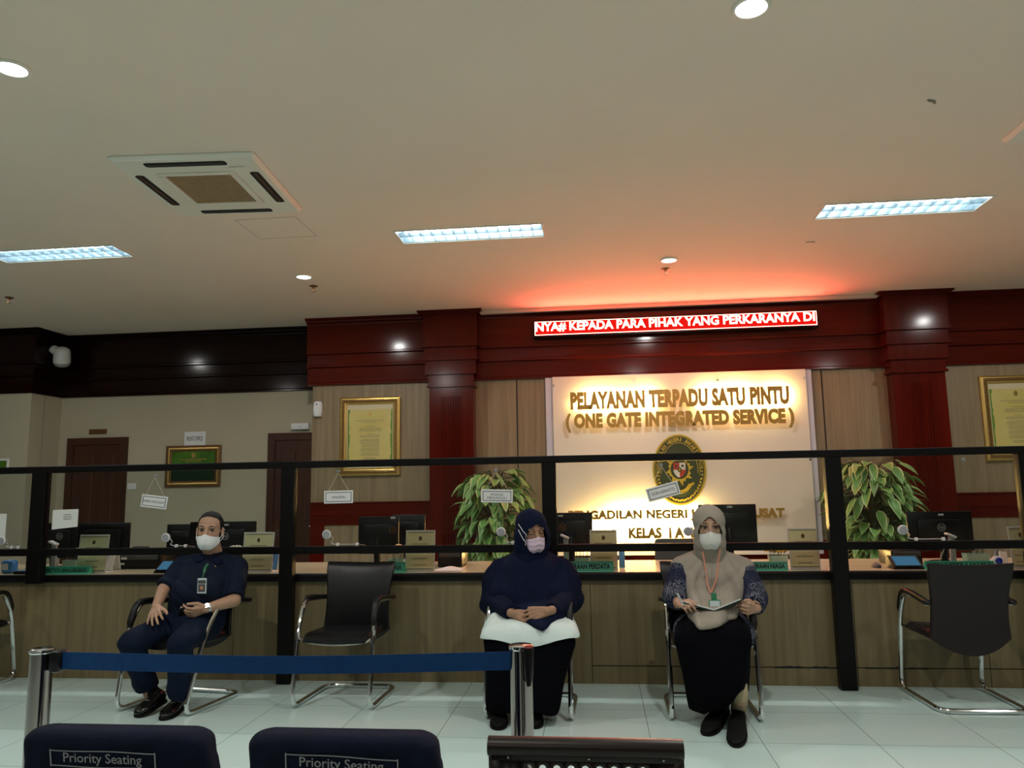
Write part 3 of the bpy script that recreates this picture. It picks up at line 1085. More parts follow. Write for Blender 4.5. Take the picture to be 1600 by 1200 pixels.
a, b = at(260, 697, RY - 0.02), at(343, 760, RY - 0.02)
t, c, W, H = frame('framed_poster', 'landscape green poster in a brown and gold frame on the cream wall', 'framed poster', a.x, b.x, b.z, a.z, RY - 0.001, 0.075, ('gilt_dark', 'gold'), 0.03)
MB().cbox((c.x, RY - 0.008, c.z), (W - 0.14, 0.010, H - 0.14)).build('poster', 'poster_green', t, t, smooth=False)
MB().cbox((c.x, RY - 0.0135, c.z - 0.075), (W - 0.15, 0.001, H - 0.30)).build('dark_landscape', 'poster_dark', t, t, smooth=False)
MB().ring_loft([[Vector((c.x + 0.026 * math.cos(q), yy, c.z + 0.135 + 0.034 * math.sin(q))) for q in [2 * PI * k / 16 for k in range(16)]] for yy in (RY - 0.0132, RY - 0.0145)]).build('seal', 'gold', t, t, smooth=False)
text_rows(MB(), c, RY - 0.0135, [(0, 0.085, 0.36), (0, 0.062, 0.22)], 0.010).build('printed_lines', 'gold', t, t, smooth=False)

a, b = at(289, 675, RY), at(321, 696, RY)
t = thing('wall_plaque', 'small white plaque reading FRONT OFFICE above the green poster', 'sign', ((a.x + b.x) / 2, RY, b.z))
MB().rbox((a.x, RY - 0.012, b.z), (b.x, RY - 0.0005, a.z), 0.003, 1).build('plate', 'white_plastic', t, t, smooth=False)
add_text(MB(), 'FRONT OFFICE', ((a.x + b.x) / 2, RY - 0.0128, (a.z + b.z) / 2), width=0.21, height=0.055, bold=0.01).build('lettering', 'ink', t, t, smooth=False)

a, b = at(140, 671, RY), at(167, 678, RY)
t = tag(MB().rbox((a.x, RY - 0.012, b.z), (b.x, RY - 0.0005, a.z), 0.003, 1).build('door_plate', 'gilt_dark', smooth=False), 'small dull name plate above the left wooden door', 'sign')
a, b = at(457, 662, RY), at(484, 671, RY)
t = thing('door_closer', 'slim white box on the wall above the right wooden door', 'box', ((a.x + b.x) / 2, RY, b.z))
MB().rbox((a.x, RY - 0.05, b.z), (b.x, RY - 0.0005, a.z), 0.006, 2).build('cover', 'white_plastic', t, t)
MB().cyl(((a.x + b.x) / 2, RY - 0.0505, b.z + 0.03), ((a.x + b.x) / 2, RY - 0.053, b.z + 0.03), 0.006, seg=8).build('indicator', 'dark_grey', t, t)

a, b = at(491, 628, WY), at(504, 651, WY)
t = thing('air_freshener', 'white wall air freshener dispenser on the oak wall', 'dispenser', ((a.x + b.x) / 2, WY, b.z))
hw = (b.x - a.x) / 2
xc = (a.x + b.x) / 2
MB().ring_loft([[Vector((xc + u, WY - 0.0005 - d, z)) for u, d in [(-w_, 0), (-w_, dd * .6), (-w_ * .6, dd), (w_ * .6, dd), (w_, dd * .6), (w_, 0)]] for z, w_, dd in
               ((b.z, hw * .8, 0.05), (b.z + 0.02, hw * .95, 0.062), (b.z + 0.10, hw, 0.065), (a.z - 0.02, hw * .9, 0.055), (a.z, hw * .7, 0.04))]).build('body', 'white_plastic', t, t)
MB().cyl((xc, WY - 0.058, a.z - 0.035), (xc, WY - 0.066, a.z - 0.035), 0.008, seg=10).build('nozzle', 'dark_grey', t, t)

# speaker on its ball mount
p = at(97, 558, 8.88)
t = thing('wall_speaker', 'white bullet shaped speaker on the dark beam at the left', 'speaker', (p.x, 8.9, p.z))
rm = Matrix.Translation(p) @ Matrix.Rotation(math.radians(8), 4, 'Y') @ Matrix.Rotation(math.radians(14), 4, 'X')
MB().lathe([(0.002, 0.135), (0.05, 0.125), (0.082, 0.10), (0.097, 0.06), (0.100, -0.06), (0.096, -0.075)], mat=rm, seg=24).build('housing', 'white_plastic', t, t)
MB().lathe([(0.094, -0.074), (0.085, -0.105), (0.05, -0.128), (0.002, -0.135)], mat=rm, seg=24).build('grille', 'grey_plastic', t, t)
q = at(79, 547, 8.86)
q.x = max(q.x, -6.775)
mb = MB().ball(q, 0.058, 14)
mb.tube([q, p + Vector((-0.03, 0.05, 0.03))], 0.022, 8)
mb.tube([q, (-6.835, q.y, q.z)], 0.03, 10)
mb.build('ball_mount', 'white_plastic', t, t)

# light switches and small picture on the left wall
p = at(206, 760, RY)
t = thing('light_switch', 'pale light switch plate on the cream wall beside the left door', 'switch', p)
MB().rbox((p.x - 0.06, RY - 0.010, p.z - 0.04), (p.x + 0.06, RY - 0.0005, p.z + 0.04), 0.004, 1).build('plate', 'white_plastic', t, t, smooth=False)
for s in (-1, 1):
    MB().rbox((p.x + s * 0.026 - 0.018, RY - 0.014, p.z - 0.022), (p.x + s * 0.026 + 0.018, RY - 0.009, p.z + 0.022), 0.002, 1).build('rocker', 'white_plastic', t, t, smooth=False)
a, b = at(-14, 717, 8.63), at(13, 737, 8.63)
t = thing('small_picture', 'small green and white framed picture at the far left wall', 'picture', ((a.x + b.x) / 2, 8.64, b.z))
MB().rbox((a.x, 8.622, b.z), (b.x, 8.6395, a.z), 0.004, 1).build('frame', 'white_plastic', t, t, smooth=False)
MB().cbox(((a.x + b.x) / 2, 8.6215, (a.z + b.z) / 2), (b.x - a.x - 0.05, 0.002, a.z - b.z - 0.05)).build('print', 'poster_green', t, t, smooth=False)

# ================================================================== HANGING SIGNS ON THE GLASS
def hang_sign(label, hook, ctr, w, h, rot, lines):
    y = GY - 0.006
    hk = at(*hook, GY)
    c = at(*ctr, y)
    t = thing('hanging_sign', label, 'sign', c, group='white name signs hung on the glass')
    rm = Matrix.Translation(c) @ Matrix.Rotation(math.radians(rot), 4, 'Y')
    MB().rbox((-w / 2, -0.003, -h / 2), (w / 2, 0.003, h / 2), 0.0015, 1, 0, rm).build('plate', 'white_plastic', t, t, smooth=False)
    mb = MB()
    a, b, e = w / 2 - 0.012, h / 2 - 0.012, 0.0045
    for x0, z0, x1, z1 in ((-a, -b, a, -b + e), (-a, b - e, a, b), (-a, -b, -a + e, b), (a - e, -b, a, b)):
        mb.box((x0, -0.0036, z0), (x1, -0.0028, z1), 0, rm)
    mb.build('border', 'ink', t, t, smooth=False)
    mb = MB()
    for s, wd, dz, hh in lines:
        vs, fs = text_mesh(s, width=wd, height=hh, bold=0.0)
        mb.add([rm @ (v + Vector((0, -0.0037, dz))) for v in vs], fs)
    mb.build('lettering', 'ink', t, t, smooth=False)
    mb = MB()
    for s in (-1, 1):
        e = rm @ Vector((s * w * 0.34, 0, h / 2))
        mb.tube([hk + Vector((0, -0.010, -0.012)), e], 0.0016, 5)
    mb.build('cord', 'string', t, t)
    hook_mb(hk).build('suction_hook', 'grey_plastic', t, t)


def hook_mb(hk):
    mb = MB().lathe([(0.014, 0), (0.012, 0.004), (0.008, 0.008), (0.006, 0.012), (0.001, 0.013)], mat=Matrix.Translation(hk + Vector((0, -0.0003, 0))) @ Matrix.Rotation(PI / 2, 4, 'X'), seg=14)
    return mb.tube([hk + Vector((0, -0.012, 0)), hk + Vector((0, -0.016, -0.010)), hk + Vector((0, -0.012, -0.018)), hk + Vector((0, -0.006, -0.014))], 0.0022, 6)


hang_sign('white hanging sign tilted clockwise on the glass above the seated man', (243, 743), (241, 784), 0.215, 0.098, 7, [('DAMIA WIROGANT', 0.18, 0.0, 0.019)])
hang_sign('white hanging sign with one short word above the empty chair', (529, 736), (529, 776.5), 0.225, 0.096, -0.5, [('WAHIDIN', 0.105, -0.002, 0.019)])
hang_sign('white hanging sign reading MOHON MENUNGGU in front of the left plant', (775, 734), (776.5, 775), 0.236, 0.096, 2, [('MOHON', 0.092, 0.010, 0.018), ('MENUNGGU', 0.145, -0.014, 0.018)])
hang_sign('white hanging sign tilted anticlockwise in front of the oval emblem', (1033, 726), (1036, 768), 0.236, 0.098, -14.5, [('DORI ASRANTO', 0.165, 0.0, 0.021)])
hk = at(1505, 718, GY)
o = hook_mb(hk).build('suction_hook', 'grey_plastic')
tag(o, 'empty clear suction hook on the right glass pane', 'hook')

# paper stuck on the glass
a, b = at(83, 796, GY), at(121, 827, GY)
t = thing('paper_notice', 'white paper notice stuck on the glass at the left', 'paper', ((a.x + b.x) / 2, GY, b.z))
MB().add([(a.x, GY - 0.002, b.z - 0.0), (b.x, GY - 0.002, b.z + 0.02), (b.x, GY - 0.002, a.z), (a.x, GY - 0.002, a.z - 0.004), (a.x, GY - 0.0008, b.z), (b.x, GY - 0.0008, b.z + 0.02), (b.x, GY - 0.0008, a.z), (a.x, GY - 0.0008, a.z - 0.004)],
         [(0, 1, 2, 3), (4, 7, 6, 5), (0, 4, 5, 1), (1, 5, 6, 2), (2, 6, 7, 3), (3, 7, 4, 0)]).build('sheet', 'paper', t, t, smooth=False)
cc = Vector(((a.x + b.x) / 2, 0, (a.z + b.z) / 2))
text_rows(MB(), cc, GY - 0.0026, [(0.02, 0.035, 0.06), (0.02, 0.018, 0.07), (0.02, 0.002, 0.065)], 0.004).build('printed_lines', 'ink', t, t, smooth=False)
a, b = at(-12, 803, GY), at(8, 841, GY)
tag(MB().box((a.x, GY - 0.002, b.z), (b.x, GY - 0.0008, a.z)).build('paper_notice', 'paper', smooth=False), 'white paper stuck on the glass at the very left photo edge', 'paper')
# ================================================================== THINGS ON THE COUNTER
def monitor(label, px0, px1, pytop, Y, logo=None, badge=None, logo_mat='grey_plastic', rz=0.0):
    """back of a desktop monitor facing the staff side"""
    a, b = at(px0, pytop, Y), at(px1, pytop, Y)
    xc, W, zt = (a.x + b.x) / 2, b.x - a.x, a.z / 2 + b.z / 2
    H = min(max(0.30, min(0.36, W * 0.62)), zt - CT - 0.02)
    z0 = zt - H
    t = thing('monitor', label, 'monitor', (xc, Y, CT), rz, group='monitor backs on the counter')
    o = Vector((0, 0, -CT))
    mb = MB().rbox(Vector((-W / 2, 0, z0)) + o, Vector((W / 2, 0.022, zt)) + o, 0.006, 2)
    mb.rbox(Vector((-W * .36, -0.022, z0 + 0.05)) + o, Vector((W * .36, 0.002, zt - 0.06)) + o, 0.02, 2)
    mb.build('housing', 'black_plastic', t)
    MB().box(Vector((-W / 2 + 0.012, 0.0215, z0 + 0.02)) + o, Vector((W / 2 - 0.012, 0.0235, zt - 0.012)) + o).build('screen', 'screen_black', t, smooth=False)
    mb = MB().tube([(0, -0.01, z0 + 0.12 - CT), (0, -0.035, z0 + 0.03 - CT), (0, -0.02, 0.01)], [0.026, 0.028, 0.03], 10)
    mb.build('stand_neck', 'black_plastic', t)
    MB().lathe([(0.11, 0.001), (0.11, 0.008), (0.09, 0.014), (0.01, 0.016)], seg=24).build('stand_base', 'black_plastic', t)
    if logo:
        q = at(logo[0], logo[1], Y - 0.024)
        c = Vector((q.x - xc, -0.0235, q.z - CT))
        mb = MB().lathe([(0.030, 0.0005), (0.030, 0.0022), (0.0245, 0.0022), (0.0245, 0.0005)], seg=28, cap=False, mat=Matrix.Translation(c) @ Matrix.Rotation(PI / 2, 4, 'X'))
        add_text(mb, 'hp', c + Vector((0, -0.001, 0)), width=0.034, height=0.042, bold=0.015, extrude=0.001)
        mb.build('logo', logo_mat, t, smooth=False)
    if badge:
        q = at(badge[0], badge[1], Y - 0.001)
        MB().cbox((q.x - xc, -0.001, q.z - CT), (0.040, 0.002, 0.014)).build('badge', 'white_plastic', t, smooth=False)
    return t


monitor('black monitor back with round logo behind the paper notice at the left', 60, 121, 817, 6.30, (93, 838))
monitor('plain black monitor back between the paper notice and the hanging sign', 122, 203, 817, 6.42)
monitor('narrow brownish black monitor just left of the seated man head', 261, 303, 819, 6.60)
monitor('black monitor back with round logo right behind the seated man head', 297, 400, 815, 6.30, (352, 838), (354, 820))
monitor('black monitor back with orange round logo left of the third code stand', 560, 623, 807, 6.20, (613, 828), (614, 809), 'gilt_dark')
monitor('dark grey monitor back partly behind the one with an orange logo', 612, 664, 804, 6.45)
monitor('black monitor back with red-lit round logo right of the navy veil', 858, 925, 801, 6.25, (879, 824), (876, 806), 'gilt_dark')  # red light on the logo is put into its gilt colour
monitor('tall black monitor back behind the woman in the beige veil', 1091, 1181, 788, 6.15, None, (1140, 792))
monitor('dark grey monitor back with round logo in front of the right plant', 1416, 1518, 799, 6.35, (1471, 824), (1470, 804))


def code_stand(label, px0, px1, pyt, pyb, rz=0.0):
    Y = 5.88
    a, b = at(px0, pyt, Y), at(px1, pyb, Y)
    W, H = b.x - a.x, a.z - CT
    t = thing('table_stand', label, 'stand', ((a.x + b.x) / 2, Y, CT + 0.0005), rz, group='yellow information stands on the counter')
    tilt = Matrix.Rotation(math.radians(-6), 4, 'X')
    MB().rbox((-W / 2, -0.003, 0.004), (W / 2, 0.003, H), 0.002, 1, 0, tilt).build('holder', 'sheet_edge', t, smooth=False)
    MB().box((-W / 2, -0.005, 0), (W / 2, 0.11, 0.004)).build('foot', 'sheet_edge', t, smooth=False)
    m2 = MB().box((-W / 2 + 0.010, -0.0045, 0.016), (W / 2 - 0.010, -0.0032, H - 0.012), 0, tilt)
    s = m2.build('sheet', 'sheet_yellow', t, smooth=False)
    for z0, z1, x0, x1 in ((0.014, 0.024, -1, 1), (H - 0.020, H - 0.012, -1, 1)):
        MB().box((x0 * (W / 2 - 0.012), -0.0052, z0), (x1 * (W / 2 - 0.012), -0.0044, z1), 0, tilt).build('sheet_border', 'faint_ink', t, smooth=False)
    MB().ring_loft([[tilt @ Vector((0.013 * math.cos(q), y, H * 0.80 + 0.017 * math.sin(q))) for q in [2 * PI * k / 14 for k in range(14)]] for y in (-0.0044, -0.0054)]).build('seal', 'gilt_dark', t, smooth=False)
    mb = MB()
    for z, wd in ((H * 0.655, 0.13), (H * 0.50, 0.11), (H * 0.30, 0.12), (H * 0.145, 0.10)):
        mb.box((-wd / 2, -0.0052, z), (wd / 2, -0.0044, z + 0.006), 0, tilt)
    mb.build('printed_lines', 'faint_ink', t, smooth=False)


code_stand('yellow information stand with a small seal, leftmost, beside the green name board', 122, 165, 836, 896)
code_stand('yellow information stand just right of the seated man', 379, 425, 832, 895)
code_stand('yellow information stand to the right of the empty chair back', 633, 679, 829, 895)
code_stand('yellow information stand right of the navy veil, behind the PERDATA board', 921, 966, 828, 893)
code_stand('yellow information stand beside the NIAGA board left of the wide black post', 1231, 1283, 825, 893)
code_stand('yellow information stand cut by the right photo edge', 1576, 1622, 823, 893)


def leaning_sheet(label, px0, px1, pyt, mat, Y=6.03):
    a, b = at(px0, pyt, Y), at(px1, pyt, Y)
    t = thing('brochure_holder', label, 'holder', ((a.x + b.x) / 2, Y, CT + 0.0005))
    W, H = b.x - a.x, a.z - CT
    tl = Matrix.Rotation(math.radians(-14), 4, 'X')
    MB().rbox((-W / 2, -0.004, 0.004), (W / 2, 0.006, H), 0.002, 1, 0, tl).build('front_board', mat, t, smooth=False)
    tl2 = Matrix.Translation((0, 0.12, 0)) @ Matrix.Rotation(math.radians(14), 4, 'X')
    MB().rbox((-W / 2, -0.004, 0.004), (W / 2, 0.004, H * 0.98), 0.002, 1, 0, tl2).build('back_board', 'paper', t, smooth=False)


leaning_sheet('white folded card standing right of the leftmost yellow stand', 166, 176, 868, 'paper')
leaning_sheet('blue folded card standing right of the yellow stand by the seated man', 426, 433, 864, 'blue_plastic')
leaning_sheet('blue folded card standing right of the stand behind the PERDATA board', 967, 976, 860, 'blue_plastic')
leaning_sheet('white folded card standing left of the yellow stand at the right photo edge', 1563, 1575, 862, 'paper')


def name_board(label, px0, px1, pyt, pyb, s, frac=0.9):
    Y = 5.80
    a, b = at(px0, pyb, Y), at(px1, pyb, Y)
    W = b.x - a.x
    zt = at((px0 + px1) / 2, pyt, Y).z
    H = zt - CT
    t = thing('name_board', label, 'name board', ((a.x + b.x) / 2, Y, CT + 0.0005), group='green unit name boards on the counter')
    sl = 0.018
    MB().ring_loft([[Vector((x, y, z)) for y, z in ((0, 0), (0, 0.006), (sl, H), (sl + 0.008, H), (0.07, 0.0))] for x in (-W / 2, W / 2)]).build('prism', 'sign_green', t, smooth=False)
    ang = math.atan2(sl, H)
    mt = Matrix.Translation((0, sl / 2 - 0.0022, H / 2)) @ Matrix.Rotation(-ang, 4, 'X')
    mb = MB()
    vs, fs = text_mesh(s, width=W * frac, height=H * 0.54, bold=0.045)
    mb.add([mt @ v for v in vs], fs)
    mb.build('lettering', 'sign_green_ink', t, smooth=False)
    mb = MB()
    hw, hh, e = W / 2 - 0.006, H / 2 - 0.007, 0.003
    for x0, z0, x1, z1 in ((-hw, -hh, hw, -hh + e), (-hw, hh - e, hw, hh), (-hw, -hh, -hw + e, hh), (hw - e, -hh, hw, hh)):
        mb.box((x0, 0.0, z0), (x1, 0.0015, z1), 0, mt)
    mb.build('border', 'sign_green_ink', t, smooth=False)


name_board('green name board ending in KEUANGAN on the counter at the left', 60, 138, 885.5, 899, 'SUB BAG TATA USAHA & KEUANGAN')
name_board('green name board mostly hidden behind the empty chair back', 540, 632, 879, 894, 'KEPANITERAAN PIDANA')
name_board('green name board ending in PERDATA beside the navy veil', 858, 959, 877.5, 893, 'KEPANITERAAN PERDATA')
name_board('green name board ending in NIAGA beside the beige veil', 1146, 1232, 878, 893, 'KEPANITERAAN NIAGA')
name_board('green name board above the turned chair back at the right', 1448, 1556, 877, 893, 'KEPANITERAAN PHI')


def round_device(label, px, py, dirn=1, rod=52, cable=True):
    """small round head on a bent wire with a rod lying along the rail"""
    Y = 5.70
    c = at(px, py, Y)
    t = thing('speaking_device', label, 'microphone', (c.x, Y, 0.991), group='round headed devices along the glass')
    rm = Matrix.Translation(c) @ Matrix.Rotation(PI / 2, 4, 'X')
    MB().lathe([(0.002, -0.014), (0.026, -0.012), (0.034, 0.0), (0.034, 0.012), (0.028, 0.018)], mat=rm, seg=24).build('head', 'white_plastic', t, t)
    MB().lathe([(0.0275, 0.0172), (0.026, 0.020), (0.002, 0.021)], mat=rm, seg=24).build('head_face', 'grey_plastic', t, t)
    z = 0.9975 + 0.006
    d = dirn
    e = c + Vector((d * rod * 0.0047, 0, 0))
    MB().tube([c + Vector((d * 0.030, 0.004, -0.010)), c + Vector((d * 0.046, 0.004, -0.035)), (c.x + d * 0.036, Y, z + 0.012), (c.x + d * 0.075, Y, z + 0.001), (e.x, Y, z + 0.001)], 0.0045, 8, smooth=5).build('wire_arm', 'white_plastic', t, t)
    mb = MB()
    for q in (c.x + d * 0.085, e.x):
        mb.rbox((q - 0.011, Y - 0.011, z - 0.0115), (q + 0.011, Y + 0.011, z + 0.012), 0.004, 2)
    mb.build('clip', 'white_plastic', t, t)
    if cable:
        MB().tube([(e.x + d * 0.01, Y, z), (e.x + d * 0.05, Y + 0.07, z - 0.02), (e.x + d * 0.06, Y + 0.16, 0.91), (e.x + d * 0.03, Y + 0.21, CT + 0.030), (e.x - d * 0.05, Y + 0.24, CT + 0.005)], 0.0035, 6, smooth=6).build('cable', 'grey_plastic', t, t)


round_device('round headed device at the very left edge of the glass', 4, 845, 1, 30, False)
round_device('round headed device on the rail left of the seated man', 260, 840, -1 * -1, 34)
round_device('round headed device on the rail above the empty chair', 511, 835, 1, 50)
round_device('round headed device in front of the left plant beside the navy veil', 783, 831, 1, 20, False)
round_device('round headed device beside the head of the beige veil', 1075, 830, 1, 20, False)
round_device('round headed device on the rail in front of the right plant', 1410, 828, 1, 56)


def slim_post(label, px, pyt, Y=6.0):
    p = at(px, pyt, Y)
    t = thing('scanner_post', label, 'scanner', (p.x, Y, CT + 0.0005))
    H = p.z - CT
    MB().rbox((-0.03, -0.05, 0), (0.03, 0.05, 0.008), 0.003, 1).build('foot', 'grey_plastic', t, smooth=False)
    MB().rbox((-0.020, -0.014, 0.006), (0.020, 0.014, H - 0.01), 0.006, 2).build('column', 'grey_plastic', t)
    MB().rbox((-0.045, -0.035, -0.006), (0.026, 0.02, 0.010), 0.004, 1, 0, Matrix.Translation((0, 0, H - 0.008)) @ Matrix.Rotation(math.radians(24), 4, 'Y')).build('head', 'white_plastic', t)


slim_post('slim grey post with a slanted head behind the KEUANGAN board', 86, 848)
slim_post('slim grey post with a slanted head behind the board by the turned chair', 1486, 836)
slim_post('slim grey post with a slanted head in front of the red-lit logo monitor', 884, 838, 5.96)


def flower_box(label, px, pyt, petal, n=6, spread=0.16, seed=1, Y=6.0):
    p = at(px, pyt, Y)
    t = thing('flower_arrangement', label, 'flowers', (p.x, Y, CT + 0.0005), group='artificial flower boxes on the counter')
    H = p.z - CT
    w = spread / 2
    MB().ring_loft([[Vector((a * s, b * s, z)) for a, b in rrect(spread, 0.10, 0.02)] for z, s in ((0.0, .85), (0.004, .88), (0.085, 1.0), (0.085, .93), (0.02, .85))]).build('box', 'pale_green', t)
    rnd = random.Random(seed)
    mb = MB()
    spots = []
    for k in range(n):
        x = -w + (k + .5) * spread / n + rnd.uniform(-.008, .008)
        z = H - 0.022 - rnd.uniform(0, 0.022) - 0.010 * abs(x) / w
        spots.append(Vector((x * 1.1, rnd.uniform(-0.03, 0.03), z)))
    for q in spots:
        mb.tube([(q.x * .5, 0, 0.04), q * 1], 0.0025, 5)
        for j in range(3):
            ang = rnd.uniform(0, 2 * PI)
            d = Vector((math.cos(ang), math.sin(ang), -0.5)) * 0.035
            mb.add([q + d * .2, q + d * .7 + Vector((d.y, -d.x, 0)) * .35, q + d * 1.3, q + d * .7 - Vector((d.y, -d.x, 0)) * .35], [(0, 1, 2, 3)])
    mb.build('foliage', 'leaf_dark', t)
    for q in spots:
        mb = MB().ball(q, (0.013, 0.013, 0.011), 8)
        for ring, (r, zz, m) in enumerate(((0.017, -0.002, 5), (0.024, -0.008, 6))):
            for j in range(m):
                a = 2 * PI * j / m + ring
                mb.ball(q + Vector((r * math.cos(a), r * math.sin(a), zz)), (0.011, 0.011, 0.009), 6)
        mb.build('blossom', petal, t)


flower_box('pale green box of small white flowers behind the KEUANGAN board', 116, 852, 'petal_white', 6, 0.15, 1, 6.10)
flower_box('pale green box of white flowers right of the seated man', 371, 849, 'petal_white', 6, 0.15, 9)
flower_box('pale green box of peach flowers behind the empty chair back', 622, 846, 'petal_peach', 5, 0.13, 2)
flower_box('pale green box of yellow flowers below the red-lit logo monitor', 910, 845, 'petal_yellow', 6, 0.12, 3, 5.98)
flower_box('pale green box of yellow flowers above the NIAGA board', 1214, 851, 'petal_yellow', 5, 0.14, 4, 6.09)
flower_box('pale green box of white roses above the turned chair at the right', 1522, 842, 'petal_white', 7, 0.17, 5, 6.14)


def tablet(label, px0, px1, pyt, pyb, Y=5.86):
    a, b = at(px0, pyb, Y), at(px1, pyb, Y)
    W = b.x - a.x
    t = thing('tablet', label, 'tablet', ((a.x + b.x) / 2, Y, CT + 0.0005))
    tl = Matrix.Rotation(math.radians(38), 4, 'X')
    MB().ring_loft([[Vector((x, y, z)) for y, z in ((-0.02, 0.0), (-0.02, 0.012), (0.10, 0.085), (0.13, 0.085), (0.14, 0.0))] for x in (-W / 2 - 0.02, W / 2 + 0.02)]).build('stand', 'black_plastic', t, smooth=False)
    mt = Matrix.Translation((0, -0.016, 0.018)) @ Matrix.Rotation(math.atan2(0.073, 0.12), 4, 'X')
    MB().rbox((-W / 2 - 0.012, 0, 0), (W / 2 + 0.012, 0.125, 0.006), 0.003, 1, 0, mt).build('body', 'black_plastic', t, smooth=False)
    MB().box((-W / 2, 0.010, 0.0058), (W / 2, 0.115, 0.0068), 0, mt).build('screen', 'tablet_screen', t, smooth=False)


tablet('small tablet with a glowing blue screen on the counter beside the wide black post', 1400, 1438, 880, 888)
tablet('small tablet with a blue screen on the counter left of the seated man', 246, 274, 884, 892)


def desk_box(label, px0, px1, pyt, Y=6.15, labels=()):
    a, b = at(px0, pyt, Y), at(px1, pyt, Y)
    t = thing('desktop_printer', label, 'printer', ((a.x + b.x) / 2, Y, CT + 0.0005))
    W, H = b.x - a.x, a.z - CT
    MB().rbox((-W / 2, -0.01, 0), (W / 2, 0.26, H), 0.01, 2).build('body', 'black_plastic', t)
    MB().rbox((-W * .44, -0.016, H * .62), (W * .44, -0.008, H * .92), 0.003, 1).build('front_flap', 'dark_grey', t, smooth=False)
    for k, (u, v, wd, h) in enumerate(labels):
        MB().cbox((u * W, -0.018 if v > .6 else -0.012, v * H), (wd, 0.003, h)).build('sticker', 'paper', t, smooth=False)


desk_box('long black printer with two pale stickers between the left stand and the tablet', 184, 252, 866, 6.20, ((-.32, .72, .05, .02), (-.36, .35, .035, .018)))
desk_box('black box shaped printer behind the tablet at the right', 1391, 1440, 860, 6.12)
desk_box('black printer right of the third yellow stand', 684, 722, 861, 6.2)

# small things
p = at(1369, 884, 6.0)
t = thing('computer_mouse', 'small grey computer mouse on the counter right of the wide black post', 'mouse', (p.x, 6.0, CT + 0.0005))
rings = []
for k in range(9):
    u = -1 + 2 * k / 8
    hw = 0.032 * math.sqrt(max(0.02, 1 - u * u * .96))
    hh = 0.034 * math.sqrt(max(0.03, 1 - u * u * .9)) * (1 - 0.15 * u)
    rings.append([Vector((hw * math.cos(q), 0.055 * u, max(0.0, hh * math.sin(q)) + 0.001)) for q in [2 * PI * j / 14 for j in range(14)]])
MB().ring_loft(rings).build('shell', 'dark_grey', t)
MB().cyl((-0.004, 0.022, 0.033), (0.004, 0.022, 0.033), 0.006, seg=10).build('scroll_wheel', 'grey_plastic', t)
a = at(700, 882, 5.95)
mb = MB().grid(lambda u, v: Vector((a.x - 0.11 + 0.22 * u, 5.88 + 0.18 * v, CT + 0.002 + 0.020 * math.sin(PI * u) ** 2 * v)), 10, 4)
o = mb.build('paper_sheet', 'paper')
o.modifiers.new('thickness', 'SOLIDIFY').thickness = 0.0012
tag(o, 'curled white paper lying on the counter right of the third stand', 'paper')
p = at(1558, 876, 5.86)
t = thing('webcam', 'small white camera with a round blue lens at the end of the right name board', 'camera', (p.x, 5.86, CT + 0.0005))
MB().rbox((-0.035, -0.02, 0), (0.035, 0.03, p.z - CT + 0.01), 0.012, 2).ball((0, 0, p.z - CT), (0.036, 0.028, 0.036), 14).build('body', 'white_plastic', t)
MB().lathe([(0.022, 0), (0.022, 0.032), (0.016, 0.036), (0.002, 0.038)], mat=Matrix.Translation((0, 0, p.z - CT)) @ Matrix.Rotation(PI / 2, 4, 'X'), seg=20).build('lens', 'lens_blue', t)
MB().tube([(0, 0.0, p.z - CT + 0.03), (0.004, 0.0, p.z - CT + 0.075)], [0.010, 0.014], 8).build('antenna', 'grey_plastic', t)
p = at(14, 880, 5.9)
t = thing('tape_dispenser', 'bright blue box with a white label at the left end of the counter', 'dispenser', (p.x, 5.9, CT + 0.0005))
MB().rbox((-0.055, -0.03, 0), (0.055, 0.05, 0.105), 0.025, 3).build('body', 'blue_plastic', t)
MB().rbox((-0.035, -0.033, 0.03), (0.02, -0.028, 0.08), 0.003, 1).build('label_plate', 'white_plastic', t, smooth=False)
p = at(36, 890, 5.84)
t = thing('stamp_pad', 'flat dark pad with a blue top beside the blue box', 'stamp pad', (p.x, 5.84, CT + 0.0005))
MB().rbox((-0.06, -0.03, 0), (0.06, 0.06, 0.022), 0.004, 1).build('case', 'black_plastic', t, smooth=False)
MB().rbox((-0.045, -0.02, 0.022), (0.045, 0.05, 0.027), 0.002, 1).build('pad', 'blue_plastic', t, smooth=False)


